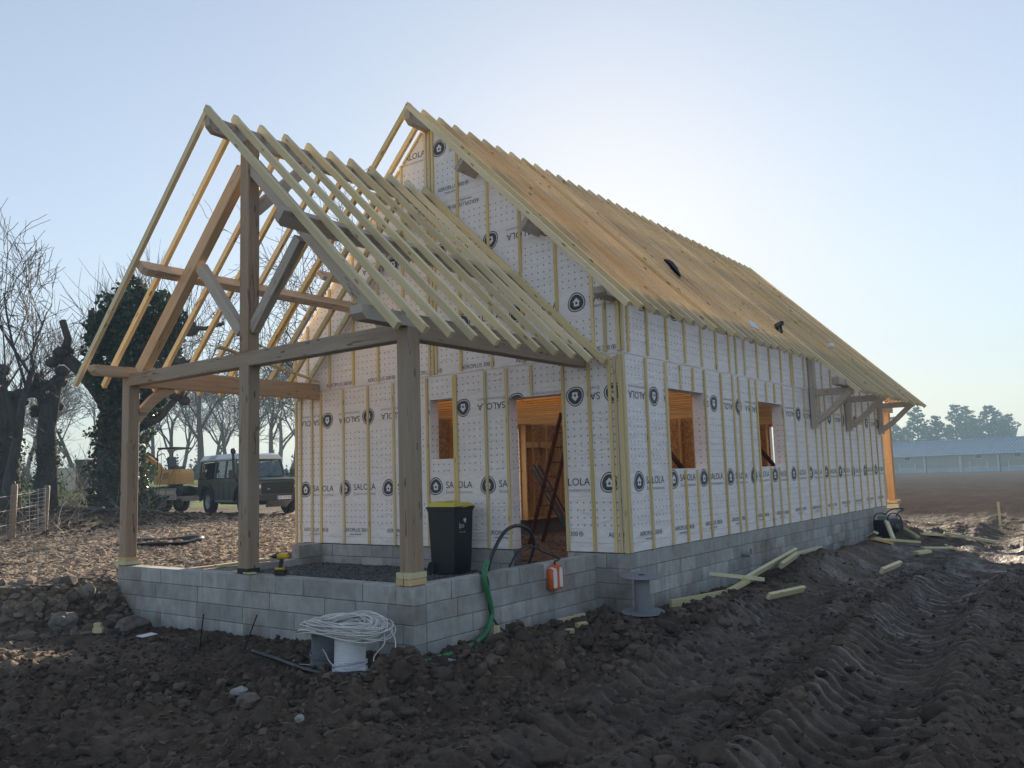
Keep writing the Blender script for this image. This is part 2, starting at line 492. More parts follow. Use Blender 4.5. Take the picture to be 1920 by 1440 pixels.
def H(x, y, detail=True):
    x = np.asarray(x, float); y = np.asarray(y, float)
    f, plat, dd, az, left = masks(x, y)
    # bare field in front and to the right
    z = -0.80+0.10*(1-sstep(-7.0, -4.2, x))+0.05*perlin(x/2.3, y/2.3, 3)
    z = z+0.26*sstep(15, 40, x)+0.2*sstep(40, 130, x)
    z = z+0.10*perlin(x/5+3, y/5, 5)*sstep(3.5, 7, np.abs(y+5.6)+np.abs(x+10)*0.4)*0.6
    # gravelled ground on the far side
    zp = -0.27+0.36*sstep(0, 12, np.hypot(x+4, y-7))+0.04*perlin(x/3, y/3, 8)
    zp = zp+0.42*np.exp(-((x-0.6)/4.2)**2)*sstep(15.0, 19.5, y)+1.5*sstep(31, 68, dd)*left
    z = z*(1-plat)+zp*plat
    # soil heaped along the walls
    bd = dist_poly(x, y, BERM)
    berm = np.exp(-(bd/0.42)**2)*(0.26+0.16*perlin(x/0.8, y/0.8, 21))*(0.1+0.9*sstep(-0.3, 0.3, -y))*(1-0.6*sstep(-2.6, -1.2, x))
    z = z+np.maximum(berm, 0)*(1-plat)
    for (cx, cy, hh, rx, ry) in ((5.6, -0.75, 0.34, 2.0, 0.42), (8.8, -0.85, 0.22, 1.6, 0.5), (12.2, -1.2, 0.34, 1.6, 0.7),
                                 (15.6, -1.6, 0.26, 1.4, 0.8), (1.2, -1.0, 0.12, 1.5, 0.4), (18.5, -2.2, 0.2, 1.8, 0.9), (16.6, 0.6, 0.3, 0.9, 0.9), (21, -4.0, 0.15, 2.5, 0.8)):
        z = z+hh*np.exp(-((x-cx)/rx)**2-((y-cy)/ry)**2)
    # wheel ruts
    cy = -3.78+0.058*(x+4.5)+0.12*np.sin(x*0.45+0.6)
    t1 = y-cy; a1 = np.abs(t1)
    along = sstep(-9.5, -7.5, x)*(1-sstep(20, 30, x))*(1-0.6*sstep(2.5, 8, x))
    rut = -0.15*np.clip(1-(t1/0.42)**2, 0, 1)+0.11*np.exp(-((a1-0.56)/0.16)**2)
    tread = np.sin(2*np.pi*(x/0.23+0.55*a1+0.15*perlin(x/0.7, y/0.7, 33)))
    tread = 0.042*np.tanh(2.6*tread)*(1-sstep(0.56, 0.74, a1))*(0.55+0.45*sstep(-0.25, 0.3, perlin(x/0.8, y/0.5, 34)))
    t2 = y-cy-1.62; a2 = np.abs(t2)
    rut2 = -0.06*np.clip(1-(t2/0.4)**2, 0, 1)+0.04*np.exp(-((a2-0.5)/0.16)**2)
    tread2 = 0.03*np.tanh(2.4*np.sin(2*np.pi*(x/0.21-0.5*a2+0.2*perlin(x/0.6, y/0.6, 35))))*(1-sstep(0.42, 0.6, a2))*sstep(-0.3, 0.25, perlin(x/1.1, y/1.1, 36)+0.15)
    t3 = y-cy+1.75; a3 = np.abs(t3)
    rut3 = -0.07*np.clip(1-(t3/0.4)**2, 0, 1)+0.024*np.sin(2*np.pi*(x/0.22+0.5*a3))*(1-sstep(0.42, 0.6, a3))
    z = z+(rut+tread+(rut2+tread2)+rut3)*along*(1-plat)
    if detail:
        soil = 1-plat
        near = np.exp(-np.maximum(dd-9, 0)/14)
        rough = 0.55+0.8*np.exp(-(bd/0.8)**2)+0.35*sstep(-0.1, 0.35, perlin(x/1.7, y/1.7, 40))
        rough = rough*(1-0.45*along*(1-sstep(0.5, 0.8, np.minimum(a1, a2))))
        rough = rough*(1-0.5*inside(x, y, 0.1, LEN, 0.1, W-0.1))*(1-0.8*inside(x, y, PX+.1, 0.1, PY0+.1, PY1-.1))
        b1 = np.abs(perlin(x/0.62, y/0.62, 50)); b2 = np.abs(perlin(x/0.27+4, y/0.27, 51))
        b3 = np.abs(perlin(x/0.125, y/0.125+7, 52)); b4 = perlin(x/0.06, y/0.06, 53)
        b5 = np.abs(perlin(x/0.075+3, y/0.075, 54))
        d = 0.09*(b1-0.25)+0.085*(b2-0.22)+0.075*(b3-0.2)+0.045*(b5-.2)+0.012*b4
        u = x*0.6-y*0.8; w = x*0.8+y*0.6                # scraped streaks in front
        st = 0.03*perlin(u/1.5, w/0.16, 60)*(1-sstep(-5.6, -4.2, x))
        z = z+(d*rough*(0.25+0.75*near)+st)*soil
        z = z+plat*(0.02*perlin(x/0.25, y/0.25, 70)+0.012*perlin(x/0.09, y/0.09, 71)*near+0.03*perlin(x/0.9, y/0.9, 72))
        far = sstep(10, 20, dd)*(1-sstep(70, 110, dd))*soil
        z = z+far*(0.10*np.abs(perlin(x/1.1, y/2.2, 57))+0.07*np.abs(perlin(x/0.5, y/0.9, 58))-0.05)
        sl = np.clip(plat*(1-plat)*4, 0, 1)
        z = z+sl*(0.1*np.abs(perlin(x/0.3, y/0.3, 73))+0.04*perlin(x/0.11, y/0.11, 74))
    # earth inside the foundations
    hi = inside(x, y, 0.06, LEN-0.06, 0.06, W-0.06, 0.1)
    z = z*(1-hi)+(-0.36+0.03*perlin(x/0.3, y/0.3, 80)+0.012*perlin(x/0.1, y/0.1, 82))*hi
    pi = inside(x, y, PX+0.05, 0.1, PY0+0.05, PY1-0.05, 0.1)
    z = z*(1-pi)+(-0.34+0.012*perlin(x/0.2, y/0.2, 81))*pi
    return z
def hz(x, y, detail=False): return float(H(np.array([x]), np.array([y]), detail)[0])

def axis(fine, growth=1.07, far=760.0):
    """fine: list of (start, end, step); grows outwards on both sides"""
    a = []
    for s, e, st in fine:
        a += list(np.arange(s, e-1e-6, st))
    a.append(fine[-1][1])
    st = fine[-1][2]; v = a[-1]
    while v < far: st *= growth; v += st; a.append(v)
    st = fine[0][2]; v = a[0]; pre = []
    while v > -far: st *= growth; v -= st; pre.append(v)
    return np.array(pre[::-1]+a)

def m_ground():
    m, t, b = NT('earth')
    ge = N(t, 'ShaderNodeNewGeometry'); P = ge.outputs['Position']
    at = N(t, 'ShaderNodeAttribute', attribute_name='surf')
    sp = N(t, 'ShaderNodeSeparateColor'); LK(t, at.outputs['Color'], sp.inputs[0])
    n1 = noise(t, P, 0.9, 6, 0.62); n2 = noise(t, P, 9.0, 6, 0.7); n3 = noise(t, P, 55.0, 4, 0.7)
    soil = ramp(t, mth(t, 'ADD', mth(t, 'MULTIPLY', n1, 0.45), mth(t, 'MULTIPLY', n2, 0.55)),
                [(0.32, (0.052, 0.037, 0.027)), (0.5, (0.104, 0.075, 0.055)), (0.68, (0.185, 0.138, 0.102))])
    dry = ramp(t, mth(t, 'ADD', mth(t, 'MULTIPLY', n1, 0.4), mth(t, 'MULTIPLY', n2, 0.6)),
               [(0.34, (0.13, 0.092, 0.064)), (0.66, (0.29, 0.22, 0.155))])
    vo = N(t, 'ShaderNodeTexVoronoi', ins={'Scale': 28.0}); LK(t, P, vo.inputs['Vector'])
    vs = N(t, 'ShaderNodeSeparateColor'); LK(t, vo.outputs['Color'], vs.inputs[0])
    grav = ramp(t, vs.outputs[0], [(0.0, (0.17, 0.115, 0.075)), (0.45, (0.33, 0.245, 0.17)), (0.85, (0.46, 0.37, 0.28)), (1.0, (0.58, 0.5, 0.4))])
    grav = mixc(t, mth(t, 'MULTIPLY', n1, 0.5), grav, (0.24, 0.165, 0.11))
    grass = ramp(t, noise(t, P, 1.6, 6, 0.75), [(0.3, (0.10, 0.13, 0.03)), (0.7, (0.26, 0.33, 0.07))])
    dark = ramp(t, n3, [(0.3, (0.06, 0.062, 0.065)), (0.7, (0.17, 0.172, 0.178))])
    sx = N(t, 'ShaderNodeSeparateXYZ'); LK(t, P, sx.inputs[0])
    fld = N(t, 'ShaderNodeMapRange', ins={1: 15.0, 2: 24.0, 3: 0.0, 4: 1.0}); LK(t, sx.outputs[0], fld.inputs[0])
    strk = noise(t, mapping(t, P, (0.55, 0.12, 1)), 1.0, 5, 0.65)
    soil = mixc(t, mth(t, 'MULTIPLY', fld.outputs[0], ramp(t, strk, [(0.35, (0.35, 0.35, 0.35)), (0.65, (0.95, 0.95, 0.95))])), soil, (0.062, 0.05, 0.044))
    c = mixc(t, sp.outputs[2], soil, dry)
    c = mixc(t, sp.outputs[0], c, grav)
    c = mixc(t, sp.outputs[1], c, grass)
    c = mixc(t, at.outputs['Alpha'], c, dark)
    LK(t, c, b.inputs['Base Color'])
    wet = ramp(t, noise(t, P, 1.7, 5, 0.6), [(0.40, (0.6, 0.6, 0.6)), (0.60, (0.95, 0.95, 0.95))])
    aw = N(t, 'ShaderNodeAttribute', attribute_name='wet')
    wr_ = mth(t, 'SUBTRACT', wet, mth(t, 'MULTIPLY', aw.outputs['Fac'], 0.28), clamp=True)
    LK(t, mth(t, 'MAXIMUM', wr_, sp.outputs[0]), b.inputs['Roughness'])
    LK(t, mth(t, 'MULTIPLY', mth(t, 'MULTIPLY_ADD', aw.outputs['Fac'], 0.22, 0.14), mth(t, 'MULTIPLY_ADD', fld.outputs[0], -0.98, 0.98)), b.inputs['Specular IOR Level'])
    b.inputs['Specular IOR Level'].default_value = 0.14
    hgt = mth(t, 'ADD', mth(t, 'MULTIPLY', n2, 1.0), mth(t, 'MULTIPLY', n3, 0.35))
    hgt = mth(t, 'ADD', hgt, mth(t, 'MULTIPLY', mth(t, 'MULTIPLY', vo.outputs['Distance'], sp.outputs[0]), 0.8))
    n0 = noise(t, mapping(t, P, (1, 0.45, 1)), 1.4, 6, 0.7)
    hgt = mth(t, 'ADD', hgt, mth(t, 'MULTIPLY', n0, 1.4))
    bump(t, b, hgt, 0.9, 0.045)
    return m
EARTH = m_ground()

def build_ground():
    xs = axis([(-9.0, -3.4, 0.023), (-3.4, 0.6, 0.034), (0.6, 6.0, 0.055), (6.0, 20.0, 0.09)])
    ys = axis([(-6.0, -4.6, 0.045), (-4.6, 2.4, 0.024), (2.4, 7.4, 0.045), (7.4, 12.0, 0.1)])
    X, Y = np.meshgrid(xs, ys, indexing='ij')
    Z = H(X, Y)
    nx, ny = X.shape
    V = np.stack([X, Y, Z], -1).reshape(-1, 3)
    i = np.arange(nx*ny).reshape(nx, ny)
    Fc = np.stack([i[:-1, :-1], i[1:, :-1], i[1:, 1:], i[:-1, 1:]], -1).reshape(-1, 4)
    me = bpy.data.meshes.new('ground')
    me.vertices.add(len(V)); me.vertices.foreach_set('co', V.ravel())
    me.loops.add(Fc.size); me.loops.foreach_set('vertex_index', Fc.ravel().astype(np.int32))
    me.polygons.add(len(Fc))
    me.polygons.foreach_set('loop_start', np.arange(0, Fc.size, 4, dtype=np.int32))
    me.polygons.foreach_set('use_smooth', np.ones(len(Fc), dtype=bool))
    me.update(calc_edges=True); me.validate()
    x, y = V[:, 0], V[:, 1]
    f, plat, dd, az, left = masks(x, y)
    nz = perlin(x/3.1, y/3.1, 95)+0.4*perlin(x/0.8, y/0.8, 96)
    house = inside(x, y, 0, LEN, 0, W, 0.05)
    grav = sstep(0.35, 1.0, f+0.25*nz)*(1-house)
    grass = sstep(36, 42, dd+4*nz)*left
    grass = np.maximum(grass, sstep(200, 240, dd))
    bank = np.exp(-((x-0.6)/4.6)**2)*sstep(14.6, 16.6, y+0.6*nz)     # leaf litter under the pollards, ground colour darkened for the shade there
    grav = grav*(1-bank)*(1-sstep(27, 33, dd+2*nz))
    dry = np.maximum((1-sstep(-0.5, 0.8, x+5.3+0.5*nz))*sstep(2.2, 3.6, y+0.5*nz), sstep(12, 24, x)*0.1)
    dry = np.maximum(dry, house*0.8)
    dark = inside(x, y, PX, 0, PY0, PY1, 0.05)
    col = np.stack([grav, grass, np.clip(dry, 0, 1)*(1-bank*0.6), dark], -1).astype(np.float32)
    a = me.color_attributes.new('surf', 'FLOAT_COLOR', 'POINT')
    a.data.foreach_set('color', col.ravel())
    cy = -3.78+0.058*(x+4.5)+0.12*np.sin(x*0.45+0.6)
    am = np.minimum(np.minimum(np.abs(y-cy), np.abs(y-cy-1.62)), np.abs(y-cy+1.75))
    wet = (1-sstep(0.45, 0.8, am))*sstep(-9, -7, x)*(1-sstep(9, 14, x))*(1-plat)*(0.6+0.4*sstep(-.3, .3, nz))
    aw = me.attributes.new('wet', 'FLOAT', 'POINT'); aw.data.foreach_set('value', wet.astype(np.float32))
    o = link('ground', me, None, EARTH)
    tag(o, 'dark rutted building site soil with a gravelled yard beyond', 'ground', kind='structure')
build_ground()

# clods, stones
_t = (1+5**0.5)/2
ICO_V = np.array([(-1,_t,0),(1,_t,0),(-1,-_t,0),(1,-_t,0),(0,-1,_t),(0,1,_t),(0,-1,-_t),(0,1,-_t),(_t,0,-1),(_t,0,1),(-_t,0,-1),(-_t,0,1)])/1.9
ICO_F = np.array([(0,11,5),(0,5,1),(0,1,7),(0,7,10),(0,10,11),(1,5,9),(5,11,4),(11,10,2),(10,7,6),(7,1,8),(3,9,4),(3,4,2),(3,2,6),(3,6,8),(3,8,9),(4,9,5),(2,4,11),(6,2,10),(8,6,7),(9,8,1)])
def rocks(name, x, y, size, mat, label, flat=0.7, sink=0.25, jit=0.32, cat='stones', smooth=False):
    n = len(x); g = np.random.default_rng(len(name)+n)
    z = H(x, y)+size*(0.5*flat-sink)
    V = ICO_V[None]*(1+jit*(g.random((n, 12, 1))-0.5)*2)
    S = size[:, None]*np.stack([0.7+0.6*g.random(n), 0.7+0.6*g.random(n), flat*(0.7+0.6*g.random(n))], -1)
    V = V*S[:, None, :]
    a = g.random(n)*2*np.pi; ti = (g.random(n)-0.5)*1.0
    ca, sa, ct, s2 = np.cos(a)[:, None], np.sin(a)[:, None], np.cos(ti)[:, None], np.sin(ti)[:, None]
    vx, vy, vz = V[..., 0], V[..., 1], V[..., 2]
    vy, vz = vy*ct-vz*s2, vy*s2+vz*ct
    V = np.stack([vx*ca-vy*sa+x[:, None], vx*sa+vy*ca+y[:, None], vz+z[:, None]], -1).reshape(-1, 3)
    Fc = (ICO_F[None]+(np.arange(n)*12)[:, None, None]).reshape(-1, 3)
    me = bpy.data.meshes.new(name)
    me.vertices.add(len(V)); me.vertices.foreach_set('co', V.ravel())
    me.loops.add(Fc.size); me.loops.foreach_set('vertex_index', Fc.ravel().astype(np.int32))
    me.polygons.add(len(Fc)); me.polygons.foreach_set('loop_start', np.arange(0, Fc.size, 3, dtype=np.int32))
    me.polygons.foreach_set('use_smooth', np.full(len(Fc), smooth))
    me.update(calc_edges=True)
    me.validate()
    o = link(name, me, None, mat)
    return tag(o, label, cat, kind='stuff')

def m_rock(name, stops, sc=1.0, rough=0.9):
    m, t, b = NT(name)
    ge = N(t, 'ShaderNodeNewGeometry')
    f = mth(t, 'ADD', mth(t, 'MULTIPLY', ge.outputs['Random Per Island'], 0.65), mth(t, 'MULTIPLY', noise(t, ge.outputs['Position'], 14*sc, 5, 0.65), 0.35))
    LK(t, ramp(t, f, stops), b.inputs['Base Color'])
    b.inputs['Roughness'].default_value = rough
    b.inputs['Specular IOR Level'].default_value = 0.3
    bump(t, b, noise(t, ge.outputs['Position'], 60*sc, 5, 0.7), 0.7, 0.012)
    return m
M_CLOD = m_rock('soil_clod', [(0.2, (0.05, 0.036, 0.027)), (0.6, (0.105, 0.078, 0.058)), (0.85, (0.165, 0.124, 0.094)), (1.0, (0.22, 0.175, 0.138))])
M_PEB = m_rock('gravel_stone', [(0.15, (0.17, 0.115, 0.075)), (0.5, (0.32, 0.235, 0.165)), (0.8, (0.46, 0.37, 0.28)), (1.0, (0.6, 0.52, 0.42))])
M_PILE = m_rock('hardcore_stone', [(0.15, (0.085, 0.066, 0.052)), (0.5, (0.16, 0.125, 0.098)), (0.8, (0.22, 0.18, 0.145)), (1.0, (0.33, 0.28, 0.24))])
M_DARKG = m_rock('grey_chipping', [(0.15, (0.06, 0.06, 0.062)), (0.6, (0.12, 0.12, 0.124)), (1.0, (0.24, 0.24, 0.245))])

def scatter_polar(n, r0, r1, a0, a1, power=1.0):
    g = np.random.default_rng(n)
    r = r0+(r1-r0)*g.random(n)**power; a = np.radians(a0+(a1-a0)*g.random(n))
    return HX+r*np.cos(a), HY+r*np.sin(a)
def not_built(x, y, m=0.05):
    a = (x > -m) & (x < LEN+m) & (y > -m) & (y < W+m)
    b = (x > PX-m) & (x < 0.1) & (y > PY0-m) & (y < PY1+m)
    return ~(a | b)
def big_clods():
    import bmesh
    g = np.random.default_rng(12)
    bm = bmesh.new(); bmesh.ops.create_icosphere(bm, subdivisions=3, radius=1)
    B = np.array([v.co[:] for v in bm.verts]); Fb = np.array([[v.index for v in f.verts] for f in bm.faces]); bm.free()
    x, y = scatter_polar(2600, 3.6, 15, -3, 72, 0.9)
    f, plat, dd, az, left = masks(x, y); bd = dist_poly(x, y, BERM)
    cy = -3.78+0.058*(x+4.5)+0.12*np.sin(x*0.45+0.6)
    in_rut = np.minimum(np.abs(y-cy), np.abs(y-cy-1.62)) < 0.42
    keep = not_built(x, y, 0.1) & (plat < 0.2) & (g.random(len(x)) < np.where(in_rut, 0.06, np.where(y > 0.8, 0.1, 0.22)+0.7*np.exp(-(bd/0.6)**2)*(y < 0.6))) & ~((x > -5.2) & (x < -3.9) & (y > -0.1) & (y < 1.6))
    x, y = x[keep][:950], y[keep][:950]
    n = len(x); VV = []; FF = []
    for i in range(n):
        o = Vector(g.random(3)*50); s = float(np.clip(np.exp(g.normal(-2.95, 0.42)), 0.025, 0.13))
        k = np.array([mnoise.noise(Vector(b)*1.2+o)*0.5+abs(mnoise.noise(Vector(b)*2.6+o))*0.5+mnoise.noise(Vector(b)*5.5+o)*0.22 for b in B])
        P = B*(0.85+k)[:, None]*s*np.array([0.8+0.5*g.random(), 0.8+0.5*g.random(), 0.55+0.3*g.random()])
        a = g.random()*6.28; c, sn = math.cos(a), math.sin(a)
        P = np.stack([P[:, 0]*c-P[:, 1]*sn+x[i], P[:, 0]*sn+P[:, 1]*c+y[i], P[:, 2]], -1)
        P[:, 2] += hz(x[i], y[i], True)+s*0.1
        VV.append(P); FF.append(Fb+len(B)*i)
    o = link('soil_clods', mesh('soil_clods', np.concatenate(VV), np.concatenate(FF), True), None, M_CLOD)
    tag(o, 'larger dark clods of earth heaped along the walls and ruts', 'soil clods', kind='stuff')
def build_scatter():
    g = np.random.default_rng(3)
    x, y = scatter_polar(46000, 3.3, 17, -4, 74, 1.0)
    f, plat, dd, az, left = masks(x, y)
    bd = dist_poly(x, y, BERM)
    cy = -3.78+0.058*(x+4.5)+0.12*np.sin(x*0.45+0.6)
    in_rut = np.minimum(np.abs(y-cy), np.abs(y-cy-1.62)) < 0.5
    cl = perlin(x/0.9, y/0.9, 44)
    keep = not_built(x, y) & (plat < 0.3) & (g.random(len(x)) < np.where(in_rut, 0.2, 0.5+0.5*np.exp(-(bd/0.7)**2)+0.5*np.clip(cl, -.6, 1)))
    x, y, bd = x[keep], y[keep], bd[keep]
    size = np.exp(g.normal(-4.05, 0.45, len(x)))*(1+0.4*np.exp(-(bd/0.5)**2))
    rocks('soil_clods', x, y, np.clip(size, 0.006, 0.05), M_CLOD, 'dark crumbs of churned soil strewn over the site', 0.75, 0.35, 0.5, cat='soil crumbs')
    big_clods()
    # gravelled yard
    x, y = scatter_polar(17000, 11.5, 27, 46, 74, 1.0)
    f, plat, dd, az, left = masks(x, y)
    bank = np.exp(-((x-0.6)/4.6)**2)*sstep(14.6, 16.6, y)
    keep = not_built(x, y) & (plat > 0.85) & (bank < 0.5)
    x, y = x[keep], y[keep]
    size = np.clip(np.exp(g.normal(-3.5, 0.38, len(x))), 0.012, 0.07)
    rocks('yard_gravel', x, y, size, M_PEB, 'tan crushed stone spread over the yard beside the porch', 0.55, 0.2, cat='gravel')
    # tipped edge of the yard
    x = -9.5+6.0*g.random(9000); y = 5.2+7.5*g.random(9000)
    f, plat, dd, az, left = masks(x, y)
    keep = (f > -0.15) & (f < 1.5) & not_built(x, y, 0.02)
    x, y = x[keep], y[keep]
    size = np.clip(np.exp(g.normal(-3.1, 0.42, len(x))), 0.015, 0.13)
    rocks('hardcore_slope', x, y, size, M_PILE, 'brown rubble sloping down from the yard at the porch corner', 0.8, 0.2, cat='rubble')
    # chippings on the porch floor
    x = PX+0.25+3.3*g.random(4200); y = PY0+0.25+5.4*g.random(4200)
    keep = (x < -0.03)
    size = np.clip(np.exp(g.normal(-4.2, 0.3, len(x))), 0.008, 0.03)
    rocks('porch_chippings', x[keep], y[keep], size[keep], M_DARKG, 'dark grey chippings filling the porch floor', 0.7, 0.2, cat='gravel')
    x = 0.3+9*g.random(1500); y = 0.4+6.1*g.random(1500)
    rocks('floor_rubble', x, y, np.clip(np.exp(g.normal(-3.6, 0.4, 1500)), 0.01, 0.08), M_PILE, 'earth and rubble on the floor inside the house', 0.7, 0.2, cat='rubble')
build_scatter()

def litter():
    g = np.random.default_rng(19)
    x = -6+13*g.random(5200); y = 14.2+9*g.random(5200)
    bank = np.exp(-((x-0.6)/4.6)**2)*sstep(14.2, 16.2, y)
    k = g.random(len(x)) < bank
    x, y = x[k], y[k]; z = H(x, y)+0.012
    n = len(x); a = g.random(n)*6.28; s = 0.05+0.06*g.random(n); t = g.normal(0, .35, (n, 2))
    ux, uy = np.cos(a)*s, np.sin(a)*s
    V = np.stack([np.stack([x-ux, y-uy, z-t[:, 0]*s], -1), np.stack([x+uy*.6, y-ux*.6, z+t[:, 1]*s+.01], -1), np.stack([x+ux, y+uy, z+t[:, 0]*s], -1), np.stack([x-uy*.6, y+ux*.6, z-t[:, 1]*s+.01], -1)], 1).reshape(-1, 3)
    o = link('leaf_litter', mesh('leaf_litter', V, np.arange(n*4).reshape(-1, 4)), None, m_rock('dead_leaf', [(0.1, (0.045, 0.03, 0.02)), (0.6, (0.11, 0.075, 0.045)), (1.0, (0.2, 0.14, 0.085))]))
    tag(o, 'dead leaves strewn over the bank under the pollards', 'leaf litter', kind='stuff')
    # straw and rootlets in the churned soil
    x, y = scatter_polar(420, 3.8, 12, -2, 68, 1.0)
    f, plat, dd, az, left = masks(x, y)
    k = not_built(x, y, 0.1) & (plat < 0.2); x, y = x[k], y[k]
    b = MB(); r = random.Random(3)
    for xx, yy in zip(x, y):
        L = r.uniform(0.04, 0.16); a = r.random()*6.28; z = hz(xx, yy, True)+0.015
        P = [(xx, yy, z), (xx+math.cos(a)*L*.5, yy+math.sin(a)*L*.5, z+r.uniform(0, .03)), (xx+math.cos(a+.3)*L, yy+math.sin(a+.3)*L, z+r.uniform(-.01, .03))]
        b.tube(P, 0.0022, 3)
    o = b.build('straw_and_roots', m_plain('straw', (0.26, 0.2, 0.13), 0.8), None)
    tag(o, 'bits of straw and root caught in the churned soil', 'straw', kind='stuff')
litter()
# ------------------------------------------------------------------ the house
RIDGE_Y = W/2
RZ = 7.21                                   # top of the rafters at the ridge (45 degree roof)
def roof_z(y): return RZ-abs(RIDGE_Y-y)

house = empty('house', (0, 0, 0), label='timber framed house shell wrapped in white printed membrane, roof rafters bare', cat='house')

def clip_half(poly, a, b, c):
    """keep a*u+b*v <= c"""
    out = []
    n = len(poly)
    for i in range(n):
        p, q = poly[i], poly[(i+1) % n]
        dp, dq = a*p[0]+b*p[1]-c, a*q[0]+b*q[1]-c
        if dp <= 0: out.append(p)
        if (dp < 0 < dq) or (dq < 0 < dp):
            t = dp/(dp-dq)
            out.append((p[0]+t*(q[0]-p[0]), p[1]+t*(q[1]-p[1])))
    return out if len(out) >= 3 else None
def cut_rect(polys, u0, u1, v0, v1):
    out = []
    for p, l, m in polys:
        us = [q[0] for q in p]; vs = [q[1] for q in p]
        if max(us) <= u0 or min(us) >= u1 or max(vs) <= v0 or min(vs) >= v1:
            out.append((p, l, m)); continue
        a = clip_half(p, 1, 0, u0)
        if a: out.append((a, l, m))
        a = clip_half(p, -1, 0, -u1)
        if a: out.append((a, l, m))
        mid = clip_half(p, -1, 0, -u0)
        mid = clip_half(mid, 1, 0, u1) if mid else None
        if mid:
            a = clip_half(mid, 0, 1, v0)
            if a: out.append((a, l, m))
            a = clip_half(mid, 0, -1, -v1)
            if a: out.append((a, l, m))
    return out
def keep_half(polys, a, b, c):
    return [(q, l, m) for q, l, m in ((clip_half(p, a, b, c), l, m) for p, l, m in polys) if q]

def text_polys(body, x, y, width, height=None, m=0, lay=1, off=0.0):
    cu = bpy.data.curves.new('txt', 'FONT'); cu.body = body; cu.size = 1.0; cu.offset = off
    cu.resolution_u = 3
    ob = bpy.data.objects.new('txt', cu); COL.objects.link(ob)
    dg = bpy.context.evaluated_depsgraph_get(); dg.update()
    ev = ob.evaluated_get(dg); me = ev.to_mesh()
    V = [(v.co.x, v.co.y) for v in me.vertices]; P = [tuple(p.vertices) for p in me.polygons]
    ev.to_mesh_clear(); bpy.data.objects.remove(ob); bpy.data.curves.remove(cu)
    xs = [v[0] for v in V]; ys = [v[1] for v in V]
    sx = width/(max(xs)-min(xs)); sy = (height/(max(ys)-min(ys))) if height else sx
    V = [(x+(a-min(xs))*sx, y+(b-min(ys))*sy) for a, b in V]
    return [([V[i] for i in p], lay, m) for p in P]

# the repeat of the print: emblem, name, small name (materials 0 ink, 1 mid ink, 2 white, 3 pale)
def logo_polys():
    out = []
    def rad(a, s): return s*(1+0.045*math.cos(3*a+1.2)+0.03*math.cos(2*a-0.6))
    n = 32
    A = [2*math.pi*k/n for k in range(n)]
    for k in range(n):
        a, b = A[k], A[(k+1) % n]
        q = [(rad(a, .145)*math.cos(a), rad(a, .145)*math.sin(a)), (rad(b, .145)*math.cos(b), rad(b, .145)*math.sin(b)),
             (rad(b, .13)*math.cos(b), rad(b, .13)*math.sin(b)), (rad(a, .13)*math.cos(a), rad(a, .13)*math.sin(a))]
        out.append((q, 1, 0))
        out.append(([(0, 0), (rad(a, .115)*math.cos(a), rad(a, .115)*math.sin(a)), (rad(b, .115)*math.cos(b), rad(b, .115)*math.sin(b))], 1, 1))
    out.append(([(-0.066, 0.005), (0.066, 0.005), (0, 0.072)], 2, 2))
    out.append(([(-0.044, -0.055), (0.044, -0.055), (0.044, 0.006), (-0.044, 0.006)], 2, 2))
    out.append(([(-0.017, -0.028), (0.017, -0.028), (0.017, 0.007), (-0.017, 0.007)], 3, 0))
    return out
def name_polys():
    return text_polys('SALOLA', 0.215, -0.032, 0.54, 0.104, 0)+text_polys('Environnement', 0.22, -0.118, 0.54, 0.05, 3)
def aero_polys():
    out = text_polys('AEROPLUS 300', -0.05, -0.032, 0.57, 0.064, 0)
    n = 20
    for k in range(n):
        a, b = 2*math.pi*k/n, 2*math.pi*(k+1)/n
        out.append(([(0.575+0.036*math.cos(a), 0.036*math.sin(a)), (0.575+0.036*math.cos(b), 0.036*math.sin(b)),
                     (0.575+0.029*math.cos(b), 0.029*math.sin(b)), (0.575+0.029*math.cos(a), 0.029*math.sin(a))], 1, 0))
    out.append(([(0.557, -0.005), (0.593, -0.005), (0.593, 0.005), (0.557, 0.005)], 1, 0))
    out.append(([(0.57, -0.018), (0.58, -0.018), (0.58, 0.018), (0.57, 0.018)], 1, 0))
    out += text_polys('www.salola.fr', 0.1, -0.088, 0.3, 0.034, 0)
    return out
LOGO, AERO, NAME = logo_polys(), aero_polys(), name_polys()
def shifted(polys, u, v, inv=False):
    s = -1 if inv else 1
    h_ = math.sin(u*12.9+v*78.2)*43758.5; h_ -= math.floor(h_)       # hung a little crooked
    t_ = (h_-0.5)*0.022; c_, n_ = math.cos(t_)*s, math.sin(t_)*s
    v += (h_-0.5)*0.012
    return [([(u+c_*a-n_*b, v+n_*a+c_*b) for a, b in p], l, m) for p, l, m in polys]
PRINT_MATS = [INK, INK_MID, PRINT_WHITE, INK_GREY]
def print_obj(name, polys, to3d, parent, gap=0.003):
    if not polys: return
    b = MB()
    for p, l, m in polys:
        b.add([to3d(u, v, gap+0.0012*l) for u, v in p], [tuple(range(len(p)))], m)
    b.build(name, PRINT_MATS, parent)

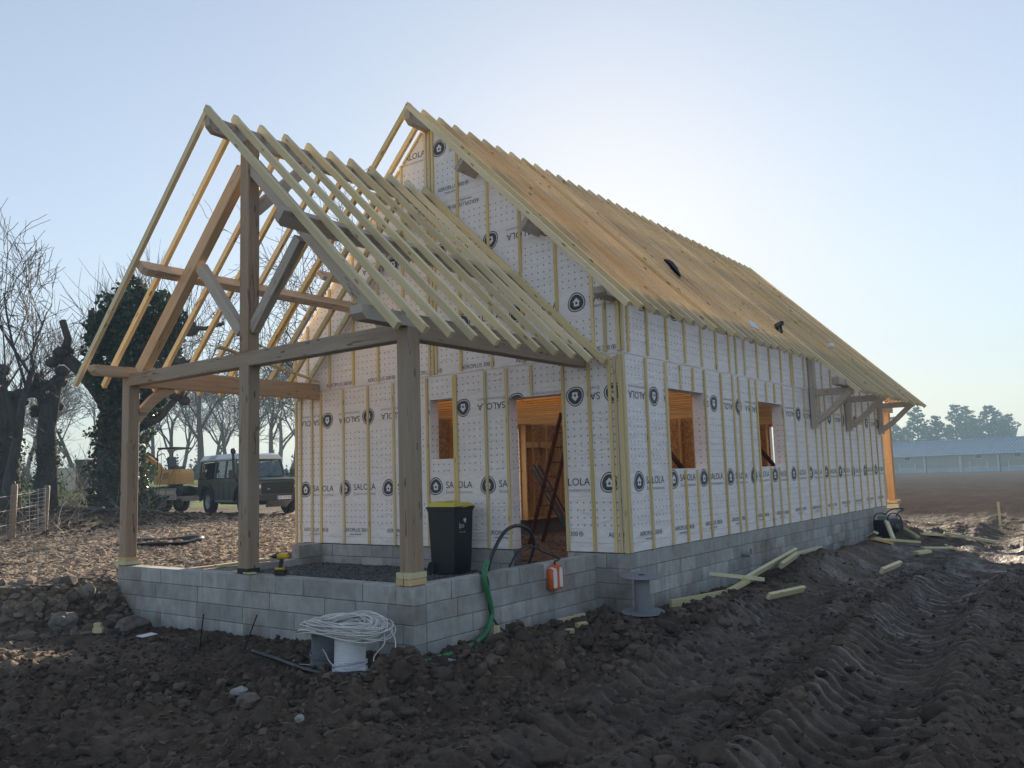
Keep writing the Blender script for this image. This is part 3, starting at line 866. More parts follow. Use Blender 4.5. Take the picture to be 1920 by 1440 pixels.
# ---- walls
def wall_cells(us, zs, openings, to3d, t, b):
    """outer skin material 0, inner board material 1, reveals material 0"""
    us = sorted(set(us+[o[0] for o in openings]+[o[1] for o in openings]))
    zs = sorted(set(zs+[o[2] for o in openings]+[o[3] for o in openings]))
    def op(i, j):
        if i < 0 or j < 0 or i >= len(us)-1 or j >= len(zs)-1: return None
        cu, cz = (us[i]+us[i+1])/2, (zs[j]+zs[j+1])/2
        return any(o[0] < cu < o[1] and o[2] < cz < o[3] for o in openings)
    for i in range(len(us)-1):
        for j in range(len(zs)-1):
            a, c, d, e = us[i], us[i+1], zs[j], zs[j+1]
            if op(i, j):
                continue
            b.add([to3d(a, d, 0), to3d(c, d, 0), to3d(c, e, 0), to3d(a, e, 0)], [(0, 1, 2, 3)], 0)
            b.add([to3d(a, d, -t), to3d(c, d, -t), to3d(c, e, -t), to3d(a, e, -t)], [(3, 2, 1, 0)], 1)
            for di, dj, p, q in ((-1, 0, (a, d), (a, e)), (1, 0, (c, e), (c, d)), (0, -1, (c, d), (a, d)), (0, 1, (a, e), (c, e))):
                if op(i+di, j+dj) is not False:
                    b.add([to3d(*p, 0), to3d(*q, 0), to3d(*q, -t), to3d(*p, -t)], [(0, 1, 2, 3)], 0)

# gable: u = -y (to the right seen from outside), outside is -x
def g3(u, v, d): return (-d, -u, v)
def s3(u, v, d): return (u, -d, v)
G_OPEN = [(-3.57, -3.06, 1.38, 2.34), (-1.96, -1.0, 0.0, 2.235)]
S_OPEN = [(1.33, 2.635, 1.11, 2.315), (5.0, 6.315, 1.11, 2.315)]
b = MB()
wall_cells([-W, 0.0], [0.0, 2.73], G_OPEN, g3, 0.2, b)
gable = b.build('gable_wall', [MEMB, OSB], house)
b = MB()                                    # upper sheet laps 5 mm over the lower one
ev = 0.128
poly = [(-W, 2.722), (0.0, 2.722), (0.0, roof_z(0)-ev), (-RIDGE_Y, RZ-ev), (-W, roof_z(W)-ev)]
V = [g3(u, v, 0.011) for u, v in poly]+[g3(u, v, -0.16) for u, v in poly]
b.add(V, [tuple(range(5))], 0); b.add(V, [tuple(range(9, 4, -1))]+[(i, i+5, (i+1) % 5+5, (i+1) % 5) for i in range(5)], 1)
b.build('upper_membrane', [MEMB, OSB], gable)
b = MB()
wall_cells([0.2, LEN], [0.0, 2.73], S_OPEN, s3, 0.2, b)
side = b.build('side_wall', [MEMB, OSB], house)
b = MB()
b.box((0.16, -0.011, 2.722), (LEN, 0.16, roof_z(0)-ev-0.005))
b.add([s3(-0.011, 2.722, 0.011), s3(.16, 2.722, 0.011), s3(.16, roof_z(0)-ev, 0.011), s3(-0.011, roof_z(0)-ev, 0.011)], [(0, 1, 2, 3)])
b.build('upper_membrane', [MEMB], side)
# far walls (yard side and rear)
def l3(u, v, d): return (LEN-u, W+d, v)
def r3(u, v, d): return (LEN+d, u, v)
b = MB()
wall_cells([0.0, LEN-0.2], [0.0, 3.6], [(LEN-6.72, LEN-5.7, 0.0, 2.235), (LEN-5.1, LEN-4.2, 1.2, 2.3), (LEN-10.3, LEN-8.9, 0.0, 2.235), (LEN-2.9, LEN-1.6, 1.11, 2.3), (LEN-12.9, LEN-11.6, 1.11, 2.3)], l3, 0.2, b)
b.build('yard_wall', [MEMB, OSB], house)
b = MB()
wall_cells([0.2, W], [0.0, 2.73], [(1.5, 2.99, 0.0, 2.28)], r3, 0.2, b)
poly = [(0.0, 2.73), (W, 2.73), (W, roof_z(0)-ev), (RIDGE_Y, RZ-ev), (0.0, roof_z(W)-ev)]
V = [r3(u, v, 0.0) for u, v in poly]+[r3(u, v, -0.16) for u, v in poly]
b.add(V, [tuple(range(5)), tuple(range(9, 4, -1))], 0)
b.build('rear_wall', [MEMB, OSB], house)

# ---- print on the membrane
def g_prints():
    rows = []
    for k in range(7): rows.append((LOGO, 'printed_logo', -(6.668-1.066*k), 0.948, False))
    for y in (6.063, 5.005, 3.935, 2.863, 1.817, 0.775): rows.append((LOGO, 'printed_logo', -y, 2.17, True))
    for k in range(7): rows.append((AERO, 'printed_lettering', -(6.668-1.066*k), 0.235, False))
    for k in range(7): rows.append((LOGO, 'printed_logo', -(0.683+1.066*k), 3.513, False))
    for k in range(7): rows.append((AERO, 'printed_lettering', -(0.683+1.066*k), 2.80, False))
    for k in range(6): rows.append((LOGO, 'printed_logo', -(0.079+1.066*k), 4.735, True))
    for k in range(5): rows.append((AERO, 'printed_lettering', -(1.40+1.066*k), 5.445, True))
    for k in range(3): rows.append((AERO, 'printed_lettering', -(2.173+1.066*k), 5.785, False))
    for k in range(3): rows.append((LOGO, 'printed_logo', -(2.173+1.066*k), 6.496, False))
    for P, nm, u, v, inv in rows+[(NAME, 'printed_lettering', u, v, inv) for P, nm, u, v, inv in rows if P is LOGO]:
        q = shifted(P, u, v, inv)
        for o in G_OPEN: q = cut_rect(q, *o)
        q = keep_half(q, 1, 0, -0.002); q = keep_half(q, -1, 0, W-0.002)
        q = keep_half(q, 1, 1, roof_z(0)-ev-0.01)                       # right slope: v <= c - u
        q = keep_half(q, -1, 1, roof_z(0)-ev-0.01+W)
        if v < 2.73: q = keep_half(q, 0, 1, 2.715)
        else: q = keep_half(q, 0, -1, -2.73)
        print_obj(nm, q, g3, gable, 0.002 if v < 2.73 else 0.013)
    q = shifted(LOGO, -0.15, 2.17, True)
    q = keep_half(q, -1, 0, 0.56); q = keep_half(q, 1, 0, -0.002)
    print_obj('printed_logo', q, g3, gable)
    q = keep_half(shifted(NAME, -0.15, 2.17, True), -1, 0, 0.56)
    print_obj('printed_lettering', q, g3, gable)
    rows = []
    for k in range(13): rows.append((LOGO, 'printed_logo', 0.341+1.0735*k, 0.948, False))
    for k in range(13): rows.append((AERO, 'printed_lettering', 0.341+1.0735*k, 0.235, False))
    for k in range(13): rows.append((LOGO, 'printed_logo', 0.903+1.0655*k, 2.17, True))
    for k in range(13): rows.append((LOGO, 'printed_logo', 0.62+1.0655*k, 3.513, False))
    for P, nm, u, v, inv in rows+[(NAME, 'printed_lettering', u, v, inv) for P, nm, u, v, inv in rows if P is LOGO]:
        q = shifted(P, u, v, inv)
        for o in S_OPEN: q = cut_rect(q, *o)
        q = keep_half(q, -1, 0, 0.0); q = keep_half(q, 1, 0, LEN-0.01); q = keep_half(q, 0, 1, 3.59)
        print_obj(nm, q, s3, side, 0.002 if v < 2.73 else 0.013)
g_prints()

# ---- battens
BT, BW = 0.028, 0.047
def gbatten(y, z0, z1, w=BW, d=0.0):
    yy = min(max(y, w/2), W-w/2)
    z1 = min(z1, roof_z(yy)-ev-0.03)
    if z1-z0 < 0.1: return
    beam('batten', (-d-BT/2, yy+RND.uniform(-.004, .004), z0), (-d-BT/2, yy+RND.uniform(-.006, .006), z1), w, BT, WOOD_BATTEN, gable, up=(1, 0, 0), c=0.003)
for y in (6.92, 6.785, 6.473, 6.231, 5.63, 5.006, 4.392, 3.95, 3.615, 2.403, 1.995, 0.975, 0.538, 0.2):
    gbatten(y, 0.0, 2.70)
gbatten(3.02, 0.0, 2.70, 0.085)
gbatten(0.03, -0.005, 2.70, 0.06); gbatten(0.11, 0.0, 2.68, 0.045)
gbatten(1.53, 2.26, 2.70)
for y in (6.92, 6.571, 5.967, 5.35, 4.724, 4.11, 3.535, 3.455, 3.385, 2.86, 2.25, 1.645, 1.014, 0.417, 0.232, 0.03):
    gbatten(y, 2.75, 9, BW, 0.012)
for s in (0,):                                # sloping battens along the yard-side verge
    beam('batten', (-0.02, 5.4, roof_z(5.4)-ev-0.06), (-0.02, 4.16, roof_z(4.16)-ev-0.06), 0.047, BT, WOOD_BATTEN, gable, up=(1, 0, 0), c=0.003)
    beam('batten', (-0.02, 4.06, roof_z(4.06)-ev-0.06), (-0.02, 3.62, roof_z(3.62)-ev-0.06), 0.047, BT, WOOD_BATTEN, gable, up=(1, 0, 0), c=0.003)
def sbatten(x, z0, z1, w=BW, d=0.0):
    beam('batten', (x+RND.uniform(-.005, .005), -d-BT/2, z0), (x+RND.uniform(-.008, .008), -d-BT/2, z1), w, BT, WOOD_BATTEN, side, up=(0, 1, 0), c=0.003)
for x in (0.02, 0.66, 1.29, 2.675, 3.35, 3.86, 4.12, 4.63, 4.965, 6.36, 7.03, 7.70, 8.35, 8.75, 9.12, 9.74, 10.4, 11.0, 11.65, 12.28, 12.89, 13.5, 14.04):
    sbatten(x, 0.0, 2.70, 0.06 if x in (0.02, 1.29) else BW)
for x in (1.80, 2.245, 5.48, 5.93):
    sbatten(x, 0.0, 1.09); sbatten(x, 2.335, 2.70)
for x in (0.02, 0.17, 0.74, 1.36, 1.99, 2.61, 3.2, 3.76, 4.06, 4.45, 5.08, 5.73, 6.36, 6.95, 7.06, 7.77, 8.4, 9.0, 9.64, 10.2, 10.9, 11.5, 12.1, 12.8, 13.4, 14.0):
    sbatten(x, 2.75, 3.56, BW, 0.012)

# ---- roof
TAIL = []
def rafter(x, side_, ytail, parent, mat, yr=RIDGE_Y, zr=RZ, slope=1.0, w=0.068, h=0.088, name='rafter', dz=0.0):
    n = math.hypot(1, slope)
    ny, nz = (slope/n*h/2, -1/n*h/2)           # into the roof
    sg = 1 if side_ > 0 else -1                 # +1: slope towards -y
    zt = zr-slope*abs(yr-ytail)
    x += 0.0 if sg > 0 else 0.006; w -= 0.0 if sg > 0 else 0.003
    p0 = (x, yr+sg*ny*0.98, zr+nz+dz); p1 = (x, ytail+sg*ny, zt+nz+dz)
    return beam(name, p0, p1, w, h, mat, parent, up=(1, 0, 0) if False else (0, -sg*1.0, 1.0), c=0.003)
xs_r = [-0.478, -0.11]+[0.297+0.4035*k for k in range(36)]
for i, x in enumerate(xs_r):
    yt = -0.44 if x < 7.75 else -1.1
    j = RND.uniform(-.008, .008)
    rafter(x+j, 1, yt+RND.uniform(-.015, .015), house, WOOD_RAFTER, dz=RND.uniform(-.006, .004))
    rafter(x+j, -1, W+0.44, house, WOOD_RAFTER, dz=RND.uniform(-.006, .004))
beam('ridge_beam', (-0.51, RIDGE_Y, 6.955), (14.5, RIDGE_Y, 6.955), 0.11, 0.22, WOOD_GREY, house, cut0=0.07)
for sg, yy in ((1, lambda y: y), (-1, lambda y: W-y)):
    for cy_, cz_ in ((2.45, 5.895), (1.26, 4.705)):
        beam('purlin', (-0.46, yy(cy_), cz_), (14.5, yy(cy_), cz_), 0.085, 0.2, WOOD_GREY, house, up=(0, -sg, 1), c=0.004)
    beam('wall_plate', (-0.45, yy(0.035), 3.515), (14.45, yy(0.035), 3.515), 0.2, 0.13, WOOD_GREY, house, cut0=0.04)
beam('eaves_purlin', (7.4, -0.76, 2.80), (14.5, -0.76, 2.80), 0.15, 0.15, WOOD_GREY, house, c=0.006)
for x in (8.12, 10.77, 13.86):
    br = beam('bracket', (x, -0.085, 1.9), (x, -0.085, 3.42), 0.14, 0.12, WOOD_PALE, house, up=(0, 1, 0), c=0.008)
    Mi = br.matrix_basis.inverted()
    def sub(nm, P, Q, w, h, up):
        o = beam(nm, P, Q, w, h, WOOD_PALE, br, up=up, c=0.006); o.matrix_basis = Mi @ o.matrix_basis
    sub('arm', (x, -0.15, 2.65), (x, -0.93, 2.65), 0.12, 0.14, (0, 0, 1))
    P = smooth_path([(x, -0.12, 2.02), (x, -0.42, 2.24), (x, -0.66, 2.46), (x, -0.84, 2.62)], 3)
    mb = MB()
    for a, c_ in zip(P[:-1], P[1:]): mb.bar(a, a+(c_-a)*1.03, 0.11, 0.15, up=(0, -1, 1))
    o = mb.build('brace', WOOD_PALE, br); o.matrix_basis = Mi.copy()

# ---- inside: studs, sill, joists, attic floor
for i in range(19):
    x = 0.5+0.6*i
    if any(a-0.1 < x < c_+0.1 for a, c_ in ((5.7, 6.72), (8.9, 10.3))): continue
    if x > 13.6: break
    beam('stud', (x, W-0.275, 0.05), (x, W-0.275, 2.34), 0.145, 0.045, WOOD_STUD, house, up=(1, 0, 0), c=0.002)
beam('stud', (6.80, W-0.275, 0.05), (6.80, W-0.275, 2.34), 0.145, 0.045, WOOD_STUD, house, up=(1, 0, 0), c=0.002)
for (a, c_) in ((0.3, 5.6), (6.78, 8.8), (10.4, 13.8)):
    beam('sill_plate', (a, W-0.27, 0.02), (c_, W-0.27, 0.02), 0.16, 0.05, WOOD_STUD, house, c=0.002)
for (a, c_) in ((6.8, 7.35), (7.45, 7.95)):
    beam('noggin', (a, W-0.27, 1.85), (c_, W-0.27, 1.85), 0.14, 0.14, WOOD_STUD, house, c=0.002)
for i in range(17):
    x = 0.55+0.8*i
    if 1.2 < x < 2.7 or 4.9 < x < 6.4: continue
    beam('stud', (x, 0.28, 0.0), (x, 0.28, 2.34), 0.145, 0.045, WOOD_STUD, house, up=(1, 0, 0), c=0.002)
for y in (0.6, 1.2, 3.05, 3.6, 4.2, 4.8, 5.4, 6.0, 6.5):
    beam('stud', (LEN-0.28, y, 0.0), (LEN-0.28, y, 2.34), 0.145, 0.045, WOOD_STUD, house, up=(0, 1, 0), c=0.002)
# cross wall with openings
b = MB()
def c3(u, v, d): return (8.6-d, u, v)
wall_cells([2.6, W-0.25], [-0.05, 2.34], [(4.6, 5.6, -0.05, 2.1)], c3, 0.02, b)
cw = b.build('cross_wall', [OSB, OSB], house)
for y in (2.65, 3.25, 3.85, 4.5, 5.7, 6.3):
    beam('stud', (8.53, y, -0.05), (8.53, y, 2.34), 0.09, 0.045, WOOD_STUD, cw, up=(0, 1, 0), c=0.002)
beam('brace', (8.47, 2.8, 0.1), (8.47, 4.3, 2.2), 0.1, 0.02, WOOD_STUD, cw, c=0.002)
for i in range(33):
    x = 0.42+0.41*i
    if x > 13.8: break
    beam('ceiling_joist', (x, 0.21, 2.45), (x, W-0.21, 2.45), 0.065, 0.2, WOOD_STUD, house, c=0.003)
b = MB(); b.box((0.005, 0.98, 2.242), (0.2, 2.0, 2.30)); b.build('door_lintel', WOOD_STUD, house)

# ---- foundation: concrete blocks with recessed joints
_blk = {}
def block(parent, P, along, L, h=0.194, d=0.19, mat=CONC, name='block'):
    """P: centre of the block's outer lower edge start; along 'x' or 'y'"""
    k = (round(L, 2), round(h, 3), d, mat.name)
    me = _blk.get(k)
    if me is None:
        b = MB(); b.box((0.0, 0.0, 0.0), (L, d, h), c=0.006)
        me = mesh('block', b.V, b.F); me.materials.append(mat); _blk[k] = me
    if along == 'x': M = Matrix.Translation(P)
    else: M = Matrix.Translation(P) @ Matrix.Rotation(-math.pi/2, 4, 'Z') @ Matrix.Translation((-L, 0, 0))
    # small unevenness
    M = M @ Matrix.Rotation(RND.uniform(-.002, .002), 4, 'Z')
    return link(name, me, parent, None, M)
def courses(parent, u0, u1, ztop, nc, along, const, hc=0.2, start=0.0, Ls=0.494, gap=0.006):
    """running bond from u0 to u1; along x: outer face at y=const; along y: outer face at x=const"""
    for r in range(nc):
        z = ztop-hc*(r+1)
        u = u0
        first = [0.494, 0.25, 0.37, 0.15][(r+int(start)) % 4]
        L = first
        while u < u1-0.03:
            L = min(L, u1-u)
            if u1-(u+L+gap) < 0.06: L = u1-u
            jit = RND.uniform(-0.005, 0.004)
            P = (u, const+jit, z) if along == 'x' else (const+jit, u, z)
            if along == 'x': block(parent, P, 'x', L-0.001)
            else: block(parent, P, 'y', L-0.001)
            u += L+gap
            L = Ls if RND.random() < 0.86 else RND.choice((0.244, 0.37))
b = MB()
b.box((0.012, 0.012, -1.25), (LEN-0.01, 0.19, -0.016)); b.box((0.012, 0.19, -1.25), (0.19, 1.0, -0.02)); b.box((0.012, 1.96, -1.25), (0.19, W-0.01, -0.02)); b.box((0.012, 1.0, -1.25), (0.19, 1.96, -0.42))
b.box((0.19, W-0.19, -1.25), (LEN-0.01, W, -0.02)); b.box((LEN-0.2, 0.19, -1.25), (LEN, W-0.19, -0.02))
found = b.build('foundation_wall', MORTAR, house)
x = 0.0
while x < LEN-0.05:                          # smooth cast band at the top
    L = min(RND.choice((0.9, 1.2, 1.5, 2.0)), LEN-x)
    block(found, (x, RND.uniform(-.001, .002), -0.212), 'x', L-0.003, 0.2, 0.19, CONC_SMOOTH, 'cast_band')
    x += L
courses(found, 0.0, LEN, -0.214, 4, 'x', 0.002, start=1)
courses(found, 0.0, 1.0, -0.012, 5, 'y', 0.0, start=2)
courses(found, 1.96, W, -0.012, 3, 'y', 0.0, start=0)
b = MB()
b.lathe([(0.06, 0), (0.06, 0.15), (0.082, 0.15), (0.082, 0.0)], 24, cap=False)
b.lathe([(0.0, 0.03), (0.06, 0.03)], 24, 1, cap=False)
PVC = m_plain('grey_pvc', (0.4, 0.42, 0.43), 0.45, var=0.05)
DARK = m_plain('dark_void', (0.015, 0.015, 0.016), 0.8)
b.build('drain_pipe', [PVC, DARK], house, angle=40, M=Matrix.Translation((3.93, 0.02, -0.33)) @ Matrix.Rotation(R(90), 4, 'X'))

# ------------------------------------------------------------------ porch foundation wall
pw = empty('porch_wall', (PX, PY0, -0.8), label='low grey concrete block wall round the porch floor', cat='block wall')
inv = Matrix.Translation((-PX, -PY0, 0.8))
b = MB()
b.box((PX+0.012, PY0+0.012, -1.2), (PX+0.185, PY1-0.012, -0.05)); b.box((PX+0.185, PY0+0.012, -1.2), (0.0, PY0+0.185, -0.05))
b.box((PX+0.185, PY1-0.185, -1.2), (0.0, PY1-0.012, -0.25))
core = b.build('wall_core', MORTAR, pw); core.matrix_basis = inv.copy()
courses(core, PY0, PY1, -0.032, 5, 'y', PX, start=1)
courses(core, PX+0.2, -0.004, -0.032, 5, 'x', PY0, start=3)
for x in np.arange(PX+0.2, -0.02, 0.5):
    L = min(0.494, -0.004-x)
    for r in range(2):
        block(core, (x, PY1-0.19, -0.43-0.2*r+0.0), 'x', L-0.001)
block(core, (-0.5, PY1-0.19, -0.23), 'x', 0.49, 0.225)
# ------------------------------------------------------------------ porch frame
porch = empty('porch_frame', (0, 0, 0), label='open timber porch frame with bare rafters standing on the block wall', cat='porch')
YC = 3.49
P_RZ, P_SL = 5.885, 0.98
def pz(y): return P_RZ-P_SL*abs(YC-y)
x0, x1 = PX+0.005, PX+0.178
beam('post', (PX+0.092, 0.642, 0.1), (PX+0.092, 0.642, 2.70), 0.175, 0.185, WOOD_OAK, porch, up=(1, 0, 0), c=0.007)
beam('post', (PX+0.092, 3.455, 0.035), (PX+0.092, 3.455, 2.57), 0.2, 0.175, WOOD_OAK, porch, up=(1, 0, 0), c=0.007)
beam('post', (PX+0.092, 6.335, 0.08), (PX+0.092, 6.335, 2.70), 0.185, 0.175, WOOD_OAK, porch, up=(1, 0, 0), c=0.007)
beam('tie_beam', (PX+0.092, 0.735, 2.66), (PX+0.092, 6.243, 2.66), 0.165, 0.185, WOOD_OAK, porch, c=0.007)
beam('king_post', (PX+0.092, 3.46, 2.752), (PX+0.092, 3.46, 5.56), 0.185, 0.172, WOOD_OAK, porch, up=(1, 0, 0), c=0.007)
def princ(y, sg): return 1.84+(y if sg > 0 else 2*YC-y)
for sg in (1, -1):
    f = (lambda y: y) if sg > 0 else (lambda y: 2*YC-y)
    beam('principal_rafter', (PX+0.092, f(0.93), 0.93+1.84), (PX+0.092, f(3.39), 3.39+1.84), 0.13, 0.2, WOOD_DOUGLAS if sg < 0 else WOOD_GREY, porch, up=(1, 0, 0) if False else (0, -sg, 1), c=0.006)
    beam('brace', (PX+0.092, f(3.37), 3.04), (PX+0.092, f(2.44), 4.06), 0.11, 0.15, WOOD_GREY, porch, up=(0, sg, 1), c=0.006)
    yp = f(0.645)
    beam('wall_plate', (PX+0.182, yp, 2.71), (-0.03, yp, 2.71), 0.18, 0.275, WOOD_OAK if sg > 0 else WOOD_DOUGLAS, porch, c=0.007)
    beam('plate_end', (-4.27 if sg > 0 else -4.12, yp, 2.775), (PX+0.18, yp, 2.775), 0.178, 0.145, WOOD_GREY if sg > 0 else WOOD_DOUGLAS, porch, cut0=0.06)
    cy_ = 1.885
    beam('purlin', (-4.28 if sg > 0 else -4.1, f(cy_), pz(cy_)-0.255), (-0.02, f(cy_), pz(cy_)-0.255), 0.11, 0.2, WOOD_GREY if sg > 0 else WOOD_DOUGLAS, porch, up=(0, -sg, 1), cut0=0.05)
    for k in range(11):
        rafter(-4.13+0.4025*k+RND.uniform(-.008, .008), sg, f(0.165+RND.uniform(-.012, .012)), porch, WOOD_RAFTER2 if sg > 0 else WOOD_RAFTER, YC, P_RZ, P_SL, 0.06, 0.088, dz=RND.uniform(-.004, .004))  # yard-side rafters get the warmer pine: sunlit warmth put into the colour
beam('ridge_beam', (-4.14, YC, 5.63), (-0.01, YC, 5.63), 0.1, 0.2, WOOD_GREY, porch, cut0=0.07)
beam('brace', (-3.44, 3.46, 4.66), (-2.52, 3.46, 5.56), 0.1, 0.16, WOOD_GREY, porch, up=(-1, 0, 1), c=0.006)
mb = MB()
P = smooth_path([(-3.46, 6.335, 2.06), (-3.28, 6.335, 2.28), (-3.1, 6.335, 2.46), (-2.88, 6.335, 2.58)], 3)
for a, c_ in zip(P[:-1], P[1:]): mb.bar(a, a+(c_-a)*1.04, 0.1, 0.14, up=(-1, 0, 1))
mb.build('brace', WOOD_DOUGLAS, porch)
# packing blocks and feet under the posts
for (y, mz) in ((0.60, 0), (0.71, 0.0)):
    for z in (-0.03, 0.038):
        beam('packing_block', (PX-0.025, y+RND.uniform(-.008, .008), z+0.033), (PX+0.21, y+RND.uniform(-.008, .008), z+0.033), 0.105, 0.064, WOOD_STUD if z < 0 else WOOD_OFFCUT, porch, c=0.003)
beam('packing_block', (PX-0.03, 6.34, 0.0), (PX+0.22, 6.34, 0.0), 0.3, 0.055, WOOD_OFFCUT, porch, c=0.003)
beam('packing_block', (PX+0.0, 6.33, 0.053), (PX+0.2, 6.33, 0.053), 0.22, 0.05, WOOD_STUD, porch, c=0.003)
STEEL_D = m_plain('dark_steel', (0.05, 0.052, 0.055), 0.45, 0.7)
mb = MB(); mb.box((PX+0.0, 3.35, -0.028), (PX+0.185, 3.56, 0.034)); mb.build('post_foot', STEEL_D, porch)
beam('packing_block', (PX+0.02, 3.27, -0.018), (PX+0.1, 3.72, -0.018), 0.1, 0.018, WOOD_OFFCUT, porch, c=0.002)
beam('stay_batten', (-3.95, 3.52, 2.80), (-0.08, 6.2, 2.885), 0.06, 0.03, WOOD_RAFTER, porch, c=0.002)

# ------------------------------------------------------------------ rear porch
rp = empty('rear_porch', (0, 0, 0), label='orange timber porch post with short rafters at the far end of the house', cat='porch')
beam('post', (16.2, 0.33, 0.06), (16.2, 0.33, 2.62), 0.2, 0.2, WOOD_ORANGE, rp, up=(1, 0, 0), c=0.008)
mb = MB(); mb.box((16.05, 0.18, -1.0), (16.36, 0.49, -0.02), c=0.01); mb.build('pillar', CONC, rp)
beam('packing_block', (15.95, 0.33, 0.02), (16.42, 0.33, 0.02), 0.36, 0.075, WOOD_STUD, rp, c=0.003)
beam('packing_block', (15.98, 0.12, -0.11), (16.02, 0.62, -0.11), 0.05, 0.13, WOOD_OFFCUT, rp, c=0.003)
beam('wall_plate', (14.1, 0.33, 2.70), (16.75, 0.33, 2.70), 0.18, 0.17, WOOD_ORANGE, rp)
for k in range(7):
    for sg in (1, -1):
        rafter(14.62+0.36*k, sg, -0.12 if sg > 0 else W+0.2, rp, WOOD_ORANGE, RIDGE_Y, 6.43, 1.0, 0.06, 0.09)
beam('ridge_beam', (14.1, RIDGE_Y, 6.2), (16.8, RIDGE_Y, 6.2), 0.1, 0.2, WOOD_ORANGE, rp)

# ------------------------------------------------------------------ wheelie bin
BLACK_PL = m_plain('black_plastic', (0.018, 0.019, 0.021), 0.42, var=0.2, sc=3)
YELLOW_PL = m_plain('yellow_plastic', (0.58, 0.52, 0.06), 0.45, var=0.08)
RUBBER = m_plain('rubber', (0.02, 0.02, 0.021), 0.8)
WHITE_PAINT = m_plain('white_paint', (0.75, 0.76, 0.76), 0.4, var=0.04)
zb = hz(-0.45, 2.95)
bin_ = empty('wheelie_bin', (-0.46, 2.77, zb), R(4), 'black wheelie bin with yellow lid beside the porch post', 'wheelie bin')
b = MB()                                     # local: front faces -y, back (wheels) +y
def ring(w, d0, d1, z): return [(-w, d0, z), (w, d0, z), (w, d1, z), (-w, d1, z)]
R_ = [ring(.245, -.28, .29, 0.03), ring(.255, -.30, .31, 0.2), ring(.285, -.345, .35, 0.93), ring(.30, -.36, .365, 0.935), ring(.30, -.36, .365, 0.99)]
V = [p for r in R_ for p in r]; Fc = [(3, 2, 1, 0)]
for i in range(len(R_)-1):
    for k in range(4): Fc.append((i*4+k, i*4+(k+1) % 4, i*4+4+(k+1) % 4, i*4+4+k))
b.add(V, Fc)
b.box((-0.31, -0.375, 0.965), (0.31, 0.37, 0.995))
for sx in (-0.12, 0.12): b.box((sx-0.02, -0.29, 0.2), (sx+0.02, -0.27, 0.25))
b.build('body', BLACK_PL, bin_)
b = MB()
Vl = [(-.31, -.37, .998), (.31, -.37, .998), (.31, .33, 1.0), (-.31, .33, 1.0), (-.26, -.3, 1.045), (.26, -.3, 1.045), (.26, .30, 1.065), (-.26, .30, 1.065)]
b.add(Vl, [(0,3,2,1),(4,5,6,7),(0,1,5,4),(1,2,6,5),(2,3,7,6),(3,0,4,7)])
b.box((-0.2, 0.0, 1.05), (0.2, 0.24, 1.075)); b.box((-0.07, -0.4, 0.985), (0.07, -0.36, 1.01))
lid = b.build('lid', YELLOW_PL, bin_)
b = MB(); b.tube([(-.26, .36, 0.97), (-.26, .42, .98), (.26, .42, .98), (.26, .36, .97)], 0.016, 8); b.build('handle', BLACK_PL, bin_)
for s in (-1, 1):
    b = MB(); b.lathe([(0.03, -.03), (0.09, -.03), (0.1, -.015), (0.1, .015), (0.09, .03), (0.03, .03)], 20)
    b.build('wheel', RUBBER, bin_, angle=35, M=Matrix.Translation((s*0.27, 0.29, 0.1)) @ Matrix.Rotation(R(90), 4, 'Y'))
b = MB(); b.tube([(-.27, .29, .1), (.27, .29, .1)], 0.012, 8); b.build('axle', STEEL_D, bin_)
def flat_text(body, w, h, mat, parent, M, name='lettering', m=0):
    mb = MB()
    for p, l, mm in text_polys(body, 0, 0, w, h): mb.add([(u, 0, v) for u, v in p], [tuple(range(len(p)))])
    return mb.build(name, mat, parent, M=M)
tilt = Matrix.Rotation(math.atan2(0.07, 0.73), 4, 'X')
bin_.scale = (0.82, 0.7, 1.0)
o = flat_text('lpo', 0.15, 0.10, WHITE_PAINT, bin_, Matrix.Translation((-0.14, -0.339, 0.66)) @ tilt)
o = flat_text('communaut\u00e9 d\'agglo', 0.19, 0.022, WHITE_PAINT, bin_, Matrix.Translation((-0.13, -0.333, 0.61)) @ tilt)
b = MB()
for (cx, cz, r) in ((0.165, 0.80, 0.022), (0.205, 0.80, 0.022), (0.185, 0.775, 0.018), (0.2, 0.765, 0.014)):
    b.add([(cx+r*math.cos(2*math.pi*k/10), -0.3465+0.0, cz+r*math.sin(2*math.pi*k/10)) for k in range(10)], [tuple(range(10))])
b.build('emblem', WHITE_PAINT, bin_, M=Matrix.Translation((-0.16, -0.004, 0)))

# ------------------------------------------------------------------ hoses, float, drum, spools, coil
HOSE_K = m_plain('black_hose', (0.022, 0.024, 0.027), 0.38, var=0.15)
HOSE_G = m_plain('green_hose', (0.035, 0.20, 0.075), 0.4, var=0.15)
def hose(name, pts, r, mat, label, cat='hose', seg=10, n=8):
    b = MB(); b.tube(smooth_path(pts, n), r, seg)
    o = b.build(name, mat, None, smooth=True)
    return tag(o, label, cat)
hose('black_hose', [(-2.16, 0.80, -0.31), (-2.19, 0.68, 0.03), (-2.11, 0.65, 0.21), (-1.89, 0.65, 0.41), (-1.62, 0.65, 0.46), (-1.36, 0.66, 0.37), (-1.23, 0.7, 0.18), (-1.2, 0.82, -0.05), (-1.22, 0.95, -0.32)], 0.022, HOSE_K,
     'thick black hose arching high over the porch side wall')
hose('thin_cable', [(-1.72, 0.86, -0.32), (-1.72, 0.72, -0.02), (-1.65, 0.65, 0.14), (-1.43, 0.63, 0.2), (-1.16, 0.6, 0.1), (-0.92, 0.53, 0.0), (-1.08, 0.49, -0.02), (-1.09, 0.485, -0.06)], 0.012, HOSE_K,
     'thin black cable looping over the wall to the orange float', 'cable')
